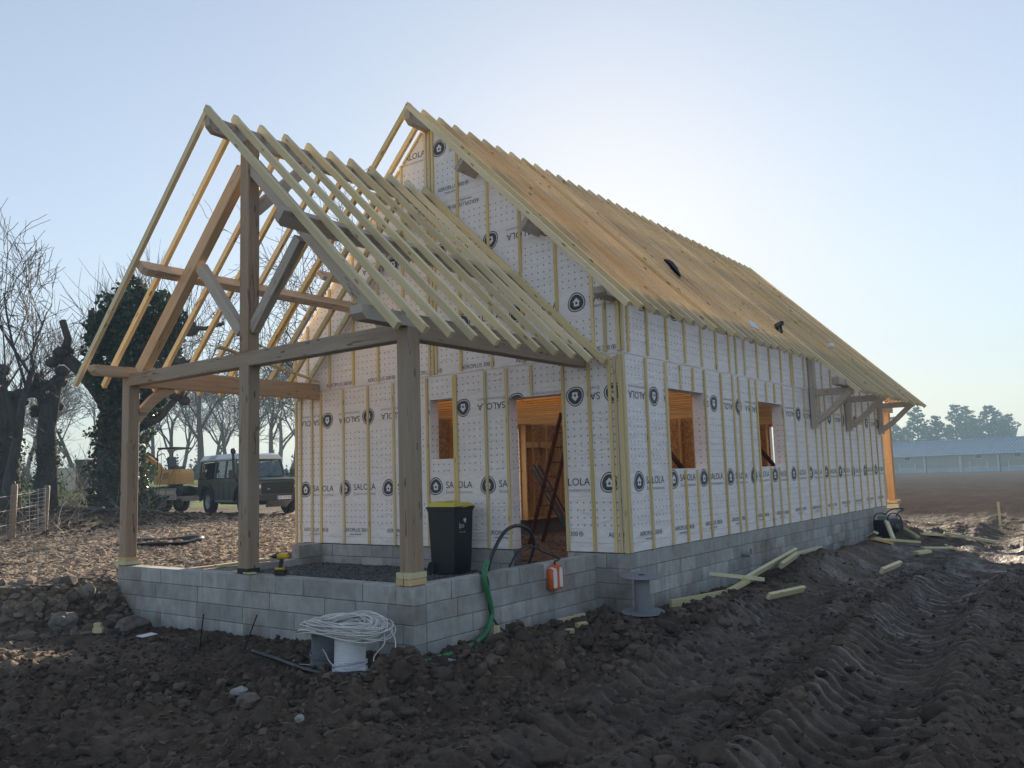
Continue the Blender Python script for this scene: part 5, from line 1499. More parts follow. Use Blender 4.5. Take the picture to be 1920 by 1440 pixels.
for s in (-1, 1):                            # flared arches, sills, wing tops
    for xc in (-1.40, 1.39):
        b = MB(); P = arch(xc, 0.45, 0.5, 11, 182, -2); Q = arch(xc, 0.45, 0.56, 11, 182, -2)
        y0, y1 = (0.85, 0.925) if s > 0 else (-0.925, -0.85)
        for i in range(10):
            pts = [P[i], P[i+1], Q[i+1], Q[i]]
            b.add([(x, y0, z) for x, z in pts]+[(x, y1, z) for x, z in pts], [(0,1,2,3), (7,6,5,4), (0,4,5,1), (1,5,6,2), (2,6,7,3), (3,7,4,0)])
        b.build('wheel_arch', BLACK_PL, car)
    b = MB(); b.box((-0.82, s*0.80-0.05, 0.4), (0.84, s*0.80+0.07, 0.47)); b.build('side_step', GALV, car)
    b = MB(); b.box((-2.2, s*0.866-0.004, 0.985), (2.05, s*0.866+0.004, 1.005)); b.build('waist_strip', BLACK_PL, car)
    for x in (-0.42, 0.42, -0.02):
        b = MB(); b.box((x-0.006, s*0.863-0.003, 0.5), (x+0.006, s*0.863+0.003, 1.16)); b.build('door_seam', DARK, car)
    for x in (-0.3, 0.52):
        b = MB(); b.box((x-0.06, s*0.87-0.015, 1.04), (x+0.06, s*0.87+0.015, 1.075), c=0.006); b.build('door_handle', BLACK_PL, car)
    # glasshouse: pillars and panes
    def pil(xb, xt, w=0.07):
        beam('pillar', (xb, s*0.835, 1.16), (xt, s*0.765, 1.79), w, 0.05, CAR_GREEN if xb > -2.1 else CAR_GREEN, car, up=(0, 1, 0), c=0.004)
    for xb, xt in ((0.93, 0.74), (0.0, 0.0), (-0.82, -0.82), (-2.2, -2.16)): pil(xb, xt)
    for (a0, a1, t0, t1) in ((0.05, 0.87, 0.05, 0.69), (-0.76, -0.06, -0.76, -0.06), (-2.13, -0.88, -2.1, -0.88)):
        b = MB(); y_, yt_ = s*0.83, s*0.768
        b.add([(a0, y_, 1.2), (a1, y_, 1.2), (t1, yt_, 1.74), (t0, yt_, 1.74)]+[(a0, y_-s*0.006, 1.2), (a1, y_-s*0.006, 1.2), (t1, yt_-s*0.006, 1.74), (t0, yt_-s*0.006, 1.74)], [(0,1,2,3), (7,6,5,4), (0,4,5,1), (1,5,6,2), (2,6,7,3), (3,7,4,0)])
        b.build('side_window', GLASS, car)
    beam('roof_rail', (-2.2, s*0.765, 1.775), (0.74, s*0.765, 1.775), 0.05, 0.05, CAR_GREEN, car, c=0.004)
    # mirror
    b = MB(); b.tube([(0.92, s*0.84, 1.25), (1.02, s*1.0, 1.3)], 0.012, 6); b.box((0.98, s*1.05-0.07, 1.2), (1.04, s*1.05+0.07, 1.44), c=0.01); b.build('mirror', BLACK_PL, car)
    # headlight, indicator
    b = MB(); b.lathe([(0.0, 0.03), (0.06, 0.028), (0.088, 0.01), (0.088, -0.02)], 20, cap=False)
    b.build('headlight', LAMP_GL, car, angle=50, M=Matrix.Translation((2.135, s*0.66, 0.87)) @ Matrix.Rotation(R(90), 4, 'Y'))
    b = MB(); b.lathe([(0.0, 0.02), (0.035, 0.015), (0.035, -0.01)], 12, cap=False)
    b.build('indicator', AMBER, car, M=Matrix.Translation((2.135, s*0.80, 0.74)) @ Matrix.Rotation(R(90), 4, 'Y'))
    for x in (-1.40, 1.39): wheel(car, x, s*0.74, out=s)
b = MB()
V = [(0.955, -.78, 1.2), (0.955, .78, 1.2), (0.76, .72, 1.75), (0.76, -.72, 1.75)]
b.add(V+[(x-0.008, y, z) for x, y, z in V], [(0,1,2,3), (7,6,5,4), (0,4,5,1), (1,5,6,2), (2,6,7,3), (3,7,4,0)]); b.build('windscreen', GLASS, car)
b = MB(); b.box((0.90, -0.84, 1.13), (0.98, 0.84, 1.2)); b.box((0.72, -0.78, 1.745), (0.79, 0.78, 1.80)); b.build('scuttle', CAR_GREEN, car)
b = MB(); b.bar((0.975, -0.35, 1.2), (0.86, 0.15, 1.5), 0.012, 0.02); b.bar((0.975, 0.2, 1.2), (0.86, 0.62, 1.48), 0.012, 0.02); b.build('wipers', BLACK_PL, car)
b = MB()
pr0 = [(-.79, 1.79), (.79, 1.79), (.79, 1.84), (.66, 1.995), (-.66, 1.995), (-.79, 1.84)]
pr1 = [(-.79, 1.79), (.79, 1.79), (.78, 1.82), (.66, 1.93), (-.66, 1.93), (-.78, 1.82)]
b.prism(pr0, -2.24, 0.45); b.prism(pr0, 0.45, 0.84, poly1=pr1); b.build('roof', CAR_WHITE, car)
for s in (-1, 1):
    b = MB(); y0, z0, y1, z1 = s*0.777, 1.862, s*0.685, 1.968
    V = [(-1.55, y0, z0), (-0.95, y0, z0), (-0.95, y1, z1), (-1.55, y1, z1)]
    n_ = Vector((0, s*0.16, 0.13)).normalized()*0.006
    b.add([tuple(Vector(v)+n_) for v in V]+V, [(0,1,2,3), (7,6,5,4), (0,4,5,1), (1,5,6,2), (2,6,7,3), (3,7,4,0)]); b.build('alpine_window', PVC, car)
b = MB(); b.box((2.12, -0.52, 0.66), (2.145, 0.52, 1.0)); b.build('grille', DARK, car)
for k in range(6):
    b = MB(); b.box((2.144, -0.50, 0.69+0.05*k), (2.152, 0.50, 0.705+0.05*k)); b.build('grille_bar', BLACK_PL, car)
b = MB(); b.box((2.152, -0.36, 0.78), (2.158, -0.27, 0.815), c=0.004); b.build('badge', GALV, car)
b = MB(); b.box((2.16, -0.88, 0.44), (2.32, 0.88, 0.61), c=0.02); b.build('bumper', BLACK_PL, car)
b = MB(); b.add([(2.3, -.42, .43), (2.3, .42, .43), (2.02, .36, .24), (2.02, -.36, .24), (2.29, -.42, .42), (2.29, .42, .42), (2.01, .36, .23), (2.01, -.36, .23)], [(3,2,1,0),(4,5,6,7),(0,1,5,4),(1,2,6,5),(2,3,7,6),(3,0,4,7)]); b.build('steering_guard', GALV, car)
b = MB(); b.box((2.322, -0.12, 0.465), (2.33, 0.40, 0.575), c=0.004); pl = b.build('number_plate', WHITE_PAINT, car)
flat_text('DQ 393 DH', 0.44, 0.075, INK, pl, Matrix.Translation((2.3325, -0.08, 0.482)) @ Matrix.Rotation(R(90), 4, 'Z'))
b = MB(); b.box((2.3302, -0.119, 0.467), (2.3312, -0.085, 0.573)); b.box((2.3302, 0.365, 0.467), (2.3312, 0.399, 0.573)); b.build('plate_band', m_plain('plate_blue', (0.03, 0.08, 0.4), 0.4), pl)
b = MB(); b.tube(smooth_path([(1.35, -0.9, 1.02), (1.15, -0.93, 1.1), (0.95, -0.93, 1.3), (0.82, -0.9, 1.75), (0.8, -0.9, 1.98)], 4), 0.045, 10); b.build('snorkel', BLACK_PL, car, smooth=True)
b = MB(); b.lathe([(0.0, 0), (0.06, 0), (0.085, 0.05), (0.085, 0.13), (0.05, 0.18), (0, 0.18)], 14, cap=False); b.build('snorkel_head', BLACK_PL, car, smooth=True, M=Matrix.Translation((0.8, -0.9, 1.96)))
for x in (0.25, -0.6):
    for y in (-0.42, 0.42):
        b = MB(); b.box((x-0.28, y-0.24, 0.6), (x+0.2, y+0.24, 0.95), c=0.03); b.bar((x-0.22, y, 0.9), (x-0.32, y, 1.5), 0.46, 0.12); b.box((x-0.37, y-0.13, 1.5), (x-0.28, y+0.13, 1.68), c=0.02); b.build('car_seat', BLACK_PL, car)
b = MB(); b.box((-2.26, -0.84, 1.15), (-2.2, 0.84, 1.24)); b.build('rear_panel', CAR_GREEN, car)
b = MB(); b.box((-1.7, -0.3, 0.3), (1.6, 0.3, 0.46)); b.tube([(-1.4, -.7, .4), (-1.4, .7, .4)], 0.06, 8); b.tube([(1.39, -.7, .4), (1.39, .7, .4)], 0.06, 8); b.build('chassis', STEEL_D, car)

# ---- tandem trailer carrying a mini excavator
TR = Matrix.Translation((0, 0, 0))
tloc = (6.75, 23.5)
trl = empty('plant_trailer', (tloc[0], tloc[1], hz(*tloc)), R(-72), 'grey tandem axle trailer hitched behind the off-road car', 'trailer')
b = MB(); b.box((-1.75, -0.85, 0.5), (1.75, 0.85, 0.58)); b.build('bed', WOOD_POST, trl)
for s in (-1, 1):
    b = MB(); b.box((-1.75, s*0.87-0.03, 0.46), (1.75, s*0.87+0.03, 0.64)); b.build('side_rail', GALV, trl)
    b = MB(); b.box((-1.75, s*0.87-0.015, 0.82), (1.75, s*0.87+0.015, 0.87)); b.build('top_rail', GALV, trl)
    for x in (-1.7, -0.85, 0.0, 0.85, 1.7):
        b = MB(); b.box((x-0.025, s*0.87-0.02, 0.64), (x+0.025, s*0.87+0.02, 0.85)); b.build('stake', GALV, trl)
    b = MB(); b.box((0.4, s*0.87-0.01, 0.65), (1.65, s*0.87+0.01, 0.81)); b.build('side_board', WOOD_DOUGLAS, trl)
    for x in (-0.42, 0.36): wheel(trl, x, s*1.03, 0.33, 0.2, GALV, s)
    b = MB(); P = arch(-0.03, 0.33, 0.0)
    pts = [(-0.92, 0.36), (-0.84, 0.62), (-0.6, 0.74), (0.54, 0.74), (0.78, 0.62), (0.86, 0.36)]
    for p_, q_ in zip(pts[:-1], pts[1:]): b.bar((p_[0], s*1.04, p_[1]), (q_[0], s*1.04, q_[1]), 0.26, 0.02)
    b.build('mudguard', GALV, trl)
b = MB(); b.bar((1.75, -0.6, 0.46), (2.9, 0, 0.46), 0.08, 0.1); b.bar((1.75, 0.6, 0.46), (2.9, 0, 0.46), 0.08, 0.1); b.bar((2.8, 0, 0.46), (3.2, 0, 0.46), 0.07, 0.07); b.build('drawbar', GALV, trl)
b = MB(); b.tube([(2.6, 0.1, 0.16), (2.6, 0.1, 0.75)], 0.03, 8); b.lathe([(0.03, -.03), (0.11, -.03), (0.11, .03), (.03, .03)], 14, 0, Matrix.Translation((2.6, 0.1, 0.11)) @ Matrix.Rotation(R(90), 4, 'X')); b.build('jockey_wheel', GALV, trl)
b = MB(); b.bar((-1.75, -0.5, 0.58), (-1.9, -0.5, 1.5), 0.4, 0.06); b.bar((-1.75, 0.5, 0.58), (-1.9, 0.5, 1.5), 0.4, 0.06); b.build('ramp', GALV, trl)

ex = empty('mini_excavator', (7.02, 22.5, hz(*tloc)+0.582), R(-72), 'yellow mini excavator with folded arm on the trailer', 'excavator')
for s in (-1, 1):
    b = MB(); pts = [(-0.75, 0.2), (-0.66, 0.04), (-0.5, 0.0), (0.5, 0.0), (0.66, 0.04), (0.75, 0.2), (0.66, 0.36), (0.5, 0.4), (-0.5, 0.4), (-0.66, 0.36)]
    n = len(pts); y0, y1 = s*0.5-0.12, s*0.5+0.12
    b.add([(x, y0, z) for x, z in pts]+[(x, y1, z) for x, z in pts], [tuple(range(n)), tuple(range(2*n-1, n-1, -1))]+[((i+1) % n, i, n+i, n+(i+1) % n) for i in range(n)])
    b.build('track', RUBBER, ex)
b = MB(); b.box((-0.4, -0.42, 0.12), (0.4, 0.42, 0.42)); b.lathe([(0.3, 0.42), (0.3, 0.5)], 20); b.build('undercarriage', STEEL_D, ex)
b = MB()
pl_ = [(-0.75, -0.45), (-0.62, -0.55), (0.45, -0.55), (0.6, -0.4), (0.6, 0.4), (0.45, 0.55), (-0.62, 0.55), (-0.75, 0.45)]
V = [(x, y, 0.5) for x, y in pl_]+[(x, y, 0.95) for x, y in pl_]+[(x*0.86, y*0.9, 1.12) for x, y in pl_]
n = 8; Fc = [tuple(range(n-1, -1, -1)), tuple(2*n+i for i in range(n))]
for r_ in range(2): Fc += [(r_*n+i, r_*n+(i+1) % n, (r_+1)*n+(i+1) % n, (r_+1)*n+i) for i in range(n)]
b.add(V, Fc); b.build('house_cowl', YELLOW, ex)
for k in range(4):
    b = MB(); b.bar((-0.2, -0.556, 0.72+0.07*k), (0.1, -0.556, 0.78+0.07*k), 0.01, 0.025); b.build('vent_slot', DARK, ex)
b = MB(); b.box((-0.2, -0.25, 1.12), (0.25, 0.25, 1.25), c=0.03); b.bar((-0.18, 0, 1.2), (-0.26, 0, 1.65), 0.44, 0.1); b.build('operator_seat', BLACK_PL, ex)
for s in (-1, 1):
    b = MB(); b.tube(smooth_path([(-0.55, s*0.45, 1.05), (-0.58, s*0.45, 1.6), (-0.5, s*0.45, 1.95), (0.1, s*0.45, 2.0)], 4), 0.03, 8); b.build('roll_bar', BLACK_PL, ex, smooth=True)
b = MB(); b.box((-0.55, -0.5, 1.98), (0.35, 0.5, 2.05), c=0.02); b.build('canopy', BLACK_PL, ex)
ex.scale = (0.86, 0.86, 0.86)
# boom, dipper, ram towards -x (away from the car)
b = MB()
for p_, q_, w_ in (((-0.55, 0, 0.75), (-0.95, 0, 1.35), 0.22), ((-0.95, 0, 1.33), (-1.55, 0, 1.72), 0.19)): b.bar(p_, q_, 0.14, w_, up=(1, 0, 0.2))
b.build('boom', YELLOW, ex)
b = MB(); b.bar((-1.48, 0, 1.85), (-1.62, 0, 1.0), 0.12, 0.16, up=(1, 0, 0)); b.bar((-1.62, 0, 1.05), (-1.52, 0, 0.45), 0.11, 0.13, up=(1, 0, 0)); b.build('dipper_arm', YELLOW, ex)
b = MB(); b.tube([(-0.5, 0, 0.9), (-1.15, 0, 1.25)], 0.05, 8); b.tube([(-0.95, 0, 1.52), (-1.5, 0, 1.9)], 0.04, 8); b.build('hydraulic_ram', STEEL_D, ex)
b = MB(); b.tube(smooth_path([(-0.4, 0.1, 1.0), (-0.7, 0.12, 1.75), (-1.0, 0.1, 1.75), (-1.2, 0.08, 1.5)], 5), 0.02, 7); b.build('hydraulic_hose', BLACK_PL, ex, smooth=True)
b = MB(); pts = [(-1.55, 0.5), (-1.3, 0.42), (-1.22, 0.15), (-1.4, 0.02), (-1.62, 0.12)]
n = 5; b.add([(x, -0.2, z) for x, z in pts]+[(x, 0.2, z) for x, z in pts], [tuple(range(n)), tuple(range(2*n-1, n-1, -1))]+[((i+1) % n, i, n+i, n+(i+1) % n) for i in range(n)]); b.build('bucket', STEEL_D, ex)

# ------------------------------------------------------------------ barn
bl = Vector((139.96, 29.07, -0.38)); brr = Vector((132.54, 3.71, -0.38))
dirb = (brr-bl).normalized(); bl = bl-dirb*12; BLEN = 62.0
bang = math.atan2(dirb.y, dirb.x)
barn = empty('barn', bl, bang, 'long low barn with a blue-grey ribbed roof across the field', 'barn')     # local x along, front faces -y? (camera side)
fs = -1 if Vector((-math.sin(bang), math.cos(bang), 0)).dot(Vector((HX, HY, 0))-bl) < 0 else 1
BARN_W = m_plain('barn_render', (0.30, 0.26, 0.23), 0.85, var=0.08, sc=0.5)
BARN_P = m_plain('barn_plinth', (0.36, 0.4, 0.45), 0.85, var=0.1, sc=0.5)
BARN_R = m_plain('barn_roof_metal', (0.33, 0.41, 0.52), 0.38, 0.35, var=0.06, sc=0.3)
BARN_T = m_plain('barn_trim', (0.55, 0.55, 0.53), 0.7, var=0.06)
EH, DP, RH = 2.95, 11.0, 5.05
b = MB(); b.box((0, min(0, -fs*DP), 0.75), (BLEN, max(0, -fs*DP), EH)); b.build('wall', BARN_W, barn)
b = MB(); b.box((-0.02, min(fs*0.06, -fs*DP), -0.5), (BLEN+.02, max(fs*0.06, -fs*DP), 0.75)); b.build('plinth', BARN_P, barn)
b = MB(); ov = 0.5
sl = (RH-EH)/(DP/2)
for (ya, yb) in ((fs*ov, -fs*DP/2), (-fs*(DP+ov), -fs*DP/2)):
    za = EH-ov*sl+0.12; V = [(-0.4, ya, za), (BLEN+.4, ya, za), (BLEN+.4, yb, RH+0.12), (-0.4, yb, RH+0.12)]
    b.add(V+[(x, y, z-0.08) for x, y, z in V], [(0,1,2,3), (7,6,5,4), (0,4,5,1), (1,5,6,2), (2,6,7,3), (3,7,4,0)])
b.add([(0, 0, EH), (0, -fs*DP, EH), (0, -fs*DP/2, RH)], [(0, 1, 2)]); b.add([(BLEN, 0, EH), (BLEN, -fs*DP, EH), (BLEN, -fs*DP/2, RH)], [(0, 1, 2)])
roof_b = b.build('roof', BARN_R, barn)
ribm = MB(); ribm.bar((0, fs*ov, EH-ov*sl+0.155), (0, -fs*DP/2, RH+0.155), 0.16, 0.1); rme = mesh('rib', ribm.V, ribm.F); rme.materials.append(m_plain('barn_rib_shaded', (0.12, 0.17, 0.25), 0.5, 0.2))  # darker than the roof: shading along the ribs put into their colour
for k in range(int(BLEN/0.5)+1): link('rib', rme, roof_b, None, Matrix.Translation((k*0.5, 0, 0)))
b = MB(); b.box((-0.4, -fs*DP/2-0.2, RH+0.1), (BLEN+0.4, -fs*DP/2+0.2, RH+0.22)); b.build('ridge_cap', BARN_R, roof_b)
b = MB(); b.tube([(-.4, fs*(ov+0.05), EH-ov*sl+0.02), (BLEN+.4, fs*(ov+0.05), EH-ov*sl+0.02)], 0.08, 6); b.build('gutter', BARN_T, barn)
for k in range(11):
    x = 2.0+5.6*k
    b = MB(); b.box((x-0.14, fs*0.01, -0.4), (x+0.14, fs*0.13, EH-0.05)); b.build('pilaster', BARN_T, barn)
    b = MB(); b.tube([(x+0.25, fs*(ov), EH-0.1), (x+0.25, fs*0.17, EH-0.5), (x+0.25, fs*0.17, 0.0)], 0.06, 6); b.build('downpipe', DARK if k % 2 else PVC, barn)
    w_ = empty('x', (0, 0, 0)); bpy.data.objects.remove(w_)
    if k % 4 != 3:
        b = MB(); b.box((x+2.2, fs*0.0, 2.05), (x+3.3, fs*0.05, 2.7)); wd_ = b.build('window', BARN_T, barn)
        b = MB(); b.box((x+2.3, fs*0.05, 2.13), (x+3.2, fs*0.056, 2.62)); b.build('pane', DARK, wd_)
        for xx in (x+1.4, x+4.0):
            b = MB(); b.box((xx-0.07, fs*0.02, 0.0), (xx+0.07, fs*0.12, 1.65)); b.build('door_post', BARN_T, barn)
        b = MB(); b.box((x+1.4, fs*0.02, 0.78), (x+4.0, fs*0.1, 0.88)); b.build('door_rail', BARN_T, barn)
# ------------------------------------------------------------------ trees
def m_bark(name, c0, c1, sc=6):
    m, t, b = NT(name)
    ge = N(t, 'ShaderNodeNewGeometry')
    f = noise(t, mapping(t, ge.outputs['Position'], (3, 3, 0.8)), sc/2, 6, 0.65)
    LK(t, ramp(t, f, [(0.3, c0), (0.7, c1)]), b.inputs['Base Color'])
    b.inputs['Roughness'].default_value = 0.9
    bump(t, b, f, 0.9, 0.04)
    return m
def m_leaf(name, c0, c1, rough=0.5):
    m, t, b = NT(name)
    ge = N(t, 'ShaderNodeNewGeometry')
    LK(t, ramp(t, ge.outputs['Random Per Island'], [(0.0, c0), (1.0, c1)]), b.inputs['Base Color'])
    b.inputs['Roughness'].default_value = rough
    tr = N(t, 'ShaderNodeBsdfTranslucent'); LK(t, ramp(t, ge.outputs['Random Per Island'], [(0.0, tuple(x*1.3 for x in c0)), (1.0, tuple(x*1.6 for x in c1))]), tr.inputs[0])
    mx = N(t, 'ShaderNodeMixShader', ins={0: 0.3})
    LK(t, b.outputs[0], mx.inputs[1]); LK(t, tr.outputs[0], mx.inputs[2]); LK(t, mx.outputs[0], t.nodes['Material Output'].inputs[0])
    return m
BARK = m_bark('bark', (0.05, 0.038, 0.032), (0.13, 0.105, 0.09))
BARK_D = m_bark('dark_bark', (0.03, 0.024, 0.022), (0.085, 0.066, 0.058))
TWIG = m_plain('twig', (0.11, 0.085, 0.07), 0.85, var=0.3)
TWIG_P = m_plain('pale_twig', (0.22, 0.18, 0.15), 0.8, var=0.3)
IVY = m_leaf('ivy_leaf', (0.012, 0.026, 0.010), (0.045, 0.075, 0.022), 0.35)
PINE = m_leaf('pine_needles', (0.012, 0.03, 0.016), (0.04, 0.07, 0.035), 0.6)
HEDGE = m_leaf('hedge_leaf', (0.03, 0.035, 0.022), (0.085, 0.08, 0.05), 0.7)

class Tubes:
    def __init__(s): s.V = []; s.F = []; s.n = 0
    def add(s, P, r, seg):
        V, Fc = tube_geo(P, r, seg)
        s.V += V; s.F += [tuple(i+s.n for i in f) for f in Fc]; s.n += len(V)
    def build(s, name, mat, parent, smooth=True): return link(name, mesh(name, s.V, s.F, smooth), parent, mat)

def wander(g, p, d, L, n, wob, lift=0.0):
    P = [p.copy()]; d = d.normalized()
    for i in range(n):
        d = (d+Vector((g.gauss(0, wob), g.gauss(0, wob), g.gauss(0, wob)+lift))).normalized()
        p = p+d*(L/n); P.append(p.copy())
    return P, d

def grow(g, T, Tw, p, d, L, r, lvl, mx, kids, spread, wob, lift, minr):
    n = 4 if lvl < 2 else 3
    P, dl = wander(g, p, d, L, n, wob, lift)
    r1 = max(r*(0.45 if lvl < mx else 0.3), minr*0.7)
    rr = [r+(r1-r)*i/n for i in range(n+1)]
    if lvl <= 1: T.add(P, rr, 7 if lvl == 0 else 5)
    elif lvl == 2: Tw.add(P, rr, 4)
    else: Tw.add(P, rr, 3)
    if lvl >= mx: return
    for k in range(kids[lvl]):
        t = (0.35 if lvl else 0.45)+0.65*(k+g.random())/kids[lvl]*(1.0)
        t = min(t, 1.0)
        i = min(int(t*n), n-1); q = P[i].lerp(P[i+1], t*n-i)
        dd_ = (P[i+1]-P[i]).normalized()
        o = dd_.orthogonal().normalized(); o.rotate(Matrix.Rotation(g.random()*6.283, 3, dd_))
        a = spread*(0.6+0.6*g.random())
        nd = (dd_*math.cos(a)+o*math.sin(a))
        grow(g, T, Tw, q, nd, L*(0.5+0.25*g.random()), max(rr[min(i+1, n)]*0.62, minr), lvl+1, mx, kids, spread, wob*1.1, lift, minr)

def bare_tree(loc, h, seed, label, group=None, kids=(6, 5, 5, 4), spread=0.75, r=None, lean=(0, 0), minr=0.012, name='bare_tree', twig=TWIG, bark=BARK):
    g = random.Random(seed)
    e = empty(name, loc, 0, label, 'tree', group)
    T, Tw = Tubes(), Tubes()
    r = r or h*0.024
    grow(g, T, Tw, Vector((0, 0, -0.3)), Vector((lean[0], lean[1], 1)), h*0.55, r, 0, 4, kids, spread, 0.11, 0.05, minr)
    T.build('trunk', bark, e); Tw.build('crown', twig, e)
    return e
def cards(name, C, size, mat, parent, seed, aspect=1.0, up=0.0):
    g = np.random.default_rng(seed); n = len(C)
    a = g.normal(size=(n, 3)); a[:, 2] += up; a /= np.linalg.norm(a, axis=1, keepdims=True)
    b_ = g.normal(size=(n, 3)); b_ -= (a*b_).sum(1, keepdims=True)*a; b_ /= np.linalg.norm(b_, axis=1, keepdims=True)
    c_ = np.cross(a, b_)
    s = (np.asarray(size)*(0.6+0.8*g.random(n)))[:, None]
    V = np.stack([C-b_*s*0.5, C+c_*s*0.35*aspect, C+b_*s*0.6, C-c_*s*0.35*aspect], 1).reshape(-1, 3)
    Fc = np.arange(n*4).reshape(-1, 4)
    return link(name, mesh(name, V, Fc), parent, mat)
IR = np.array([0.6, -0.8, 0.0]); IF_ = np.array([0.8, 0.6, 0.0])        # across and along the view
def fr(dx, z, dd_=0.0): return Vector((IR[0]*dx+IF_[0]*dd_, IR[1]*dx+IF_[1]*dd_, z))

def shoots(g, T, p, n, L, fan=0.6, r=0.012, upw=1.0):
    for i in range(n):
        d = Vector((g.gauss(0, fan), g.gauss(0, fan), upw*(0.6+0.5*g.random())))
        P, dl = wander(g, p+Vector((g.gauss(0, .1), g.gauss(0, .1), g.gauss(0, .06))), d, L*(0.5+0.7*g.random()), 3, 0.09, 0.12)
        T.add(P, [r, r*0.8, r*0.6, r*0.3], 3)
        if g.random() < 0.7:
            q = P[1].lerp(P[2], g.random()); P2, _ = wander(g, q, dl+Vector((g.gauss(0, .5), g.gauss(0, .5), .2)), L*0.4, 2, 0.1, 0.1)
            T.add(P2, [r*0.6, r*0.5, r*0.25], 3)
def knob(g, e, p, r):
    T = Tubes()
    for i in range(5):
        q = p+Vector((g.gauss(0, r*0.5), g.gauss(0, r*0.5), g.gauss(0, r*0.4)))
        T.add([q-Vector((0, 0, r*0.6)), q, q+Vector((0, 0, r*0.5))], [r*0.5, r*0.85, r*0.35], 7)
    T.build('branch_knob', BARK_D, e)
def ell(g, cx, z, cd, rx, rz, rd, n, skin=0.35):
    v = g.normal(size=(n, 3)); v /= np.linalg.norm(v, axis=1, keepdims=True)
    v *= (1-skin*g.random((n, 1))**1.2)
    v *= 1+0.22*np.sin(v[:, :1]*7+z)+0.14*np.sin(v[:, 2:]*11+cx)
    return np.array(fr(cx, 0, cd))[None]+np.outer(v[:, 0]*rx, IR)+np.outer(v[:, 1]*rd, IF_)+np.stack([np.zeros(n), np.zeros(n), z+v[:, 2]*rz], -1)

# the big ivy clad pollard
def ivy_pollard():
    x, y = 3.57, 19.92
    e = empty('ivy_clad_tree', (x, y, hz(x, y)), 0, 'big pollarded tree smothered in dark ivy, nearest the porch', 'tree')
    g = random.Random(5); T = Tubes()
    T.add([fr(0.1, -.3), fr(0.0, 0.5), fr(-.15, 2.0), fr(-.1, 3.4), fr(0.1, 4.8), fr(0.4, 6.2)], [0.95, 0.66, 0.55, 0.5, 0.42, 0.25], 12)
    for a, P, r in ((0, [fr(-.3, 3.2), fr(-.9, 4.0), fr(-1.45, 4.6), fr(-1.9, 5.0)], [.3, .24, .2, .2]), (1, [fr(-1.85, 5.0), fr(-1.75, 5.5), fr(-1.95, 6.1)], [.18, .12, .11]),
                    (2, [fr(-.5, 4.2), fr(-.85, 4.9), fr(-.95, 5.6), fr(-1.05, 6.4)], [.2, .14, .13, .09]), (3, [fr(.6, 3.6), fr(1.3, 4.0), fr(1.7, 4.6), fr(2.0, 4.75)], [.2, .15, .13, .1]),
                    (4, [fr(.8, 4.8), fr(1.5, 5.3), fr(2.0, 5.75), fr(2.6, 5.7), fr(3.2, 5.85)], [.2, .13, .1, .07, .05]), (5, [fr(.4, 2.6), fr(1.2, 2.9), fr(1.7, 3.5)], [.18, .12, .1])):
        T.add(P, r, 8)
    T.build('trunk', BARK_D, e)
    for p, r in ((fr(-1.9, 5.0), .28), (fr(-.95, 5.55), .2), (fr(1.75, 4.65), .3), (fr(2.05, 5.75), .25), (fr(1.65, 3.5), .26), (fr(.2, 6.4), .3)): knob(g, e, p, r)
    S = Tubes()
    for p, n, L in ((fr(-1.9, 5.1), 14, 1.6), (fr(-.9, 6.0), 16, 1.8), (fr(.2, 6.6), 26, 1.7), (fr(.9, 6.6), 26, 1.8), (fr(-.4, 6.2), 22, 1.7), (fr(1.7, 4.7), 16, 1.8), (fr(2.1, 5.8), 18, 1.9), (fr(1.6, 3.5), 14, 1.6), (fr(3.1, 5.8), 8, 1.2)):
        shoots(g, S, p, n, L, 0.5)
    for i in range(26):                        # arching suckers at the foot
        a = g.uniform(-.6, 1.5); P, _ = wander(g, fr(a, 0.1, -0.4), fr(g.gauss(0, .5), 1, -.4), 1.6+g.random(), 4, 0.16, -0.02); S.add(P, [.014, .012, .01, .008, .004], 3)
    S.build('crown', TWIG, e)
    gg = np.random.default_rng(5); C = []
    for a in ((-.1, 4.7, 0, 1.05, 1.25, .95, 4800), (.4, 5.8, 0, 1.2, 1.1, 1.0, 5200), (1.15, 6.1, 0, .8, .8, .8, 2800), (1.35, 5.4, 0, .6, .6, .6, 1500), (-.55, 5.7, 0, .55, .7, .6, 1500), (.9, 5.1, .1, .75, .7, .7, 1700),
              (.15, 3.5, 0, .85, 1.0, .85, 2600), (-.05, 2.3, 0, .8, 1.1, .8, 2600), (0, 1.1, 0, .82, 1.1, .85, 2600), (.2, .3, 0, 1.05, .6, 1.0, 1500), (.75, 3.4, 0, .5, .6, .5, 800), (.3, 6.9, 0, .5, .5, .5, 700)):
        C.append(ell(gg, *a))
    cards('ivy', np.concatenate(C), 0.13, IVY, e, 6, 1.1)
ivy_pollard()
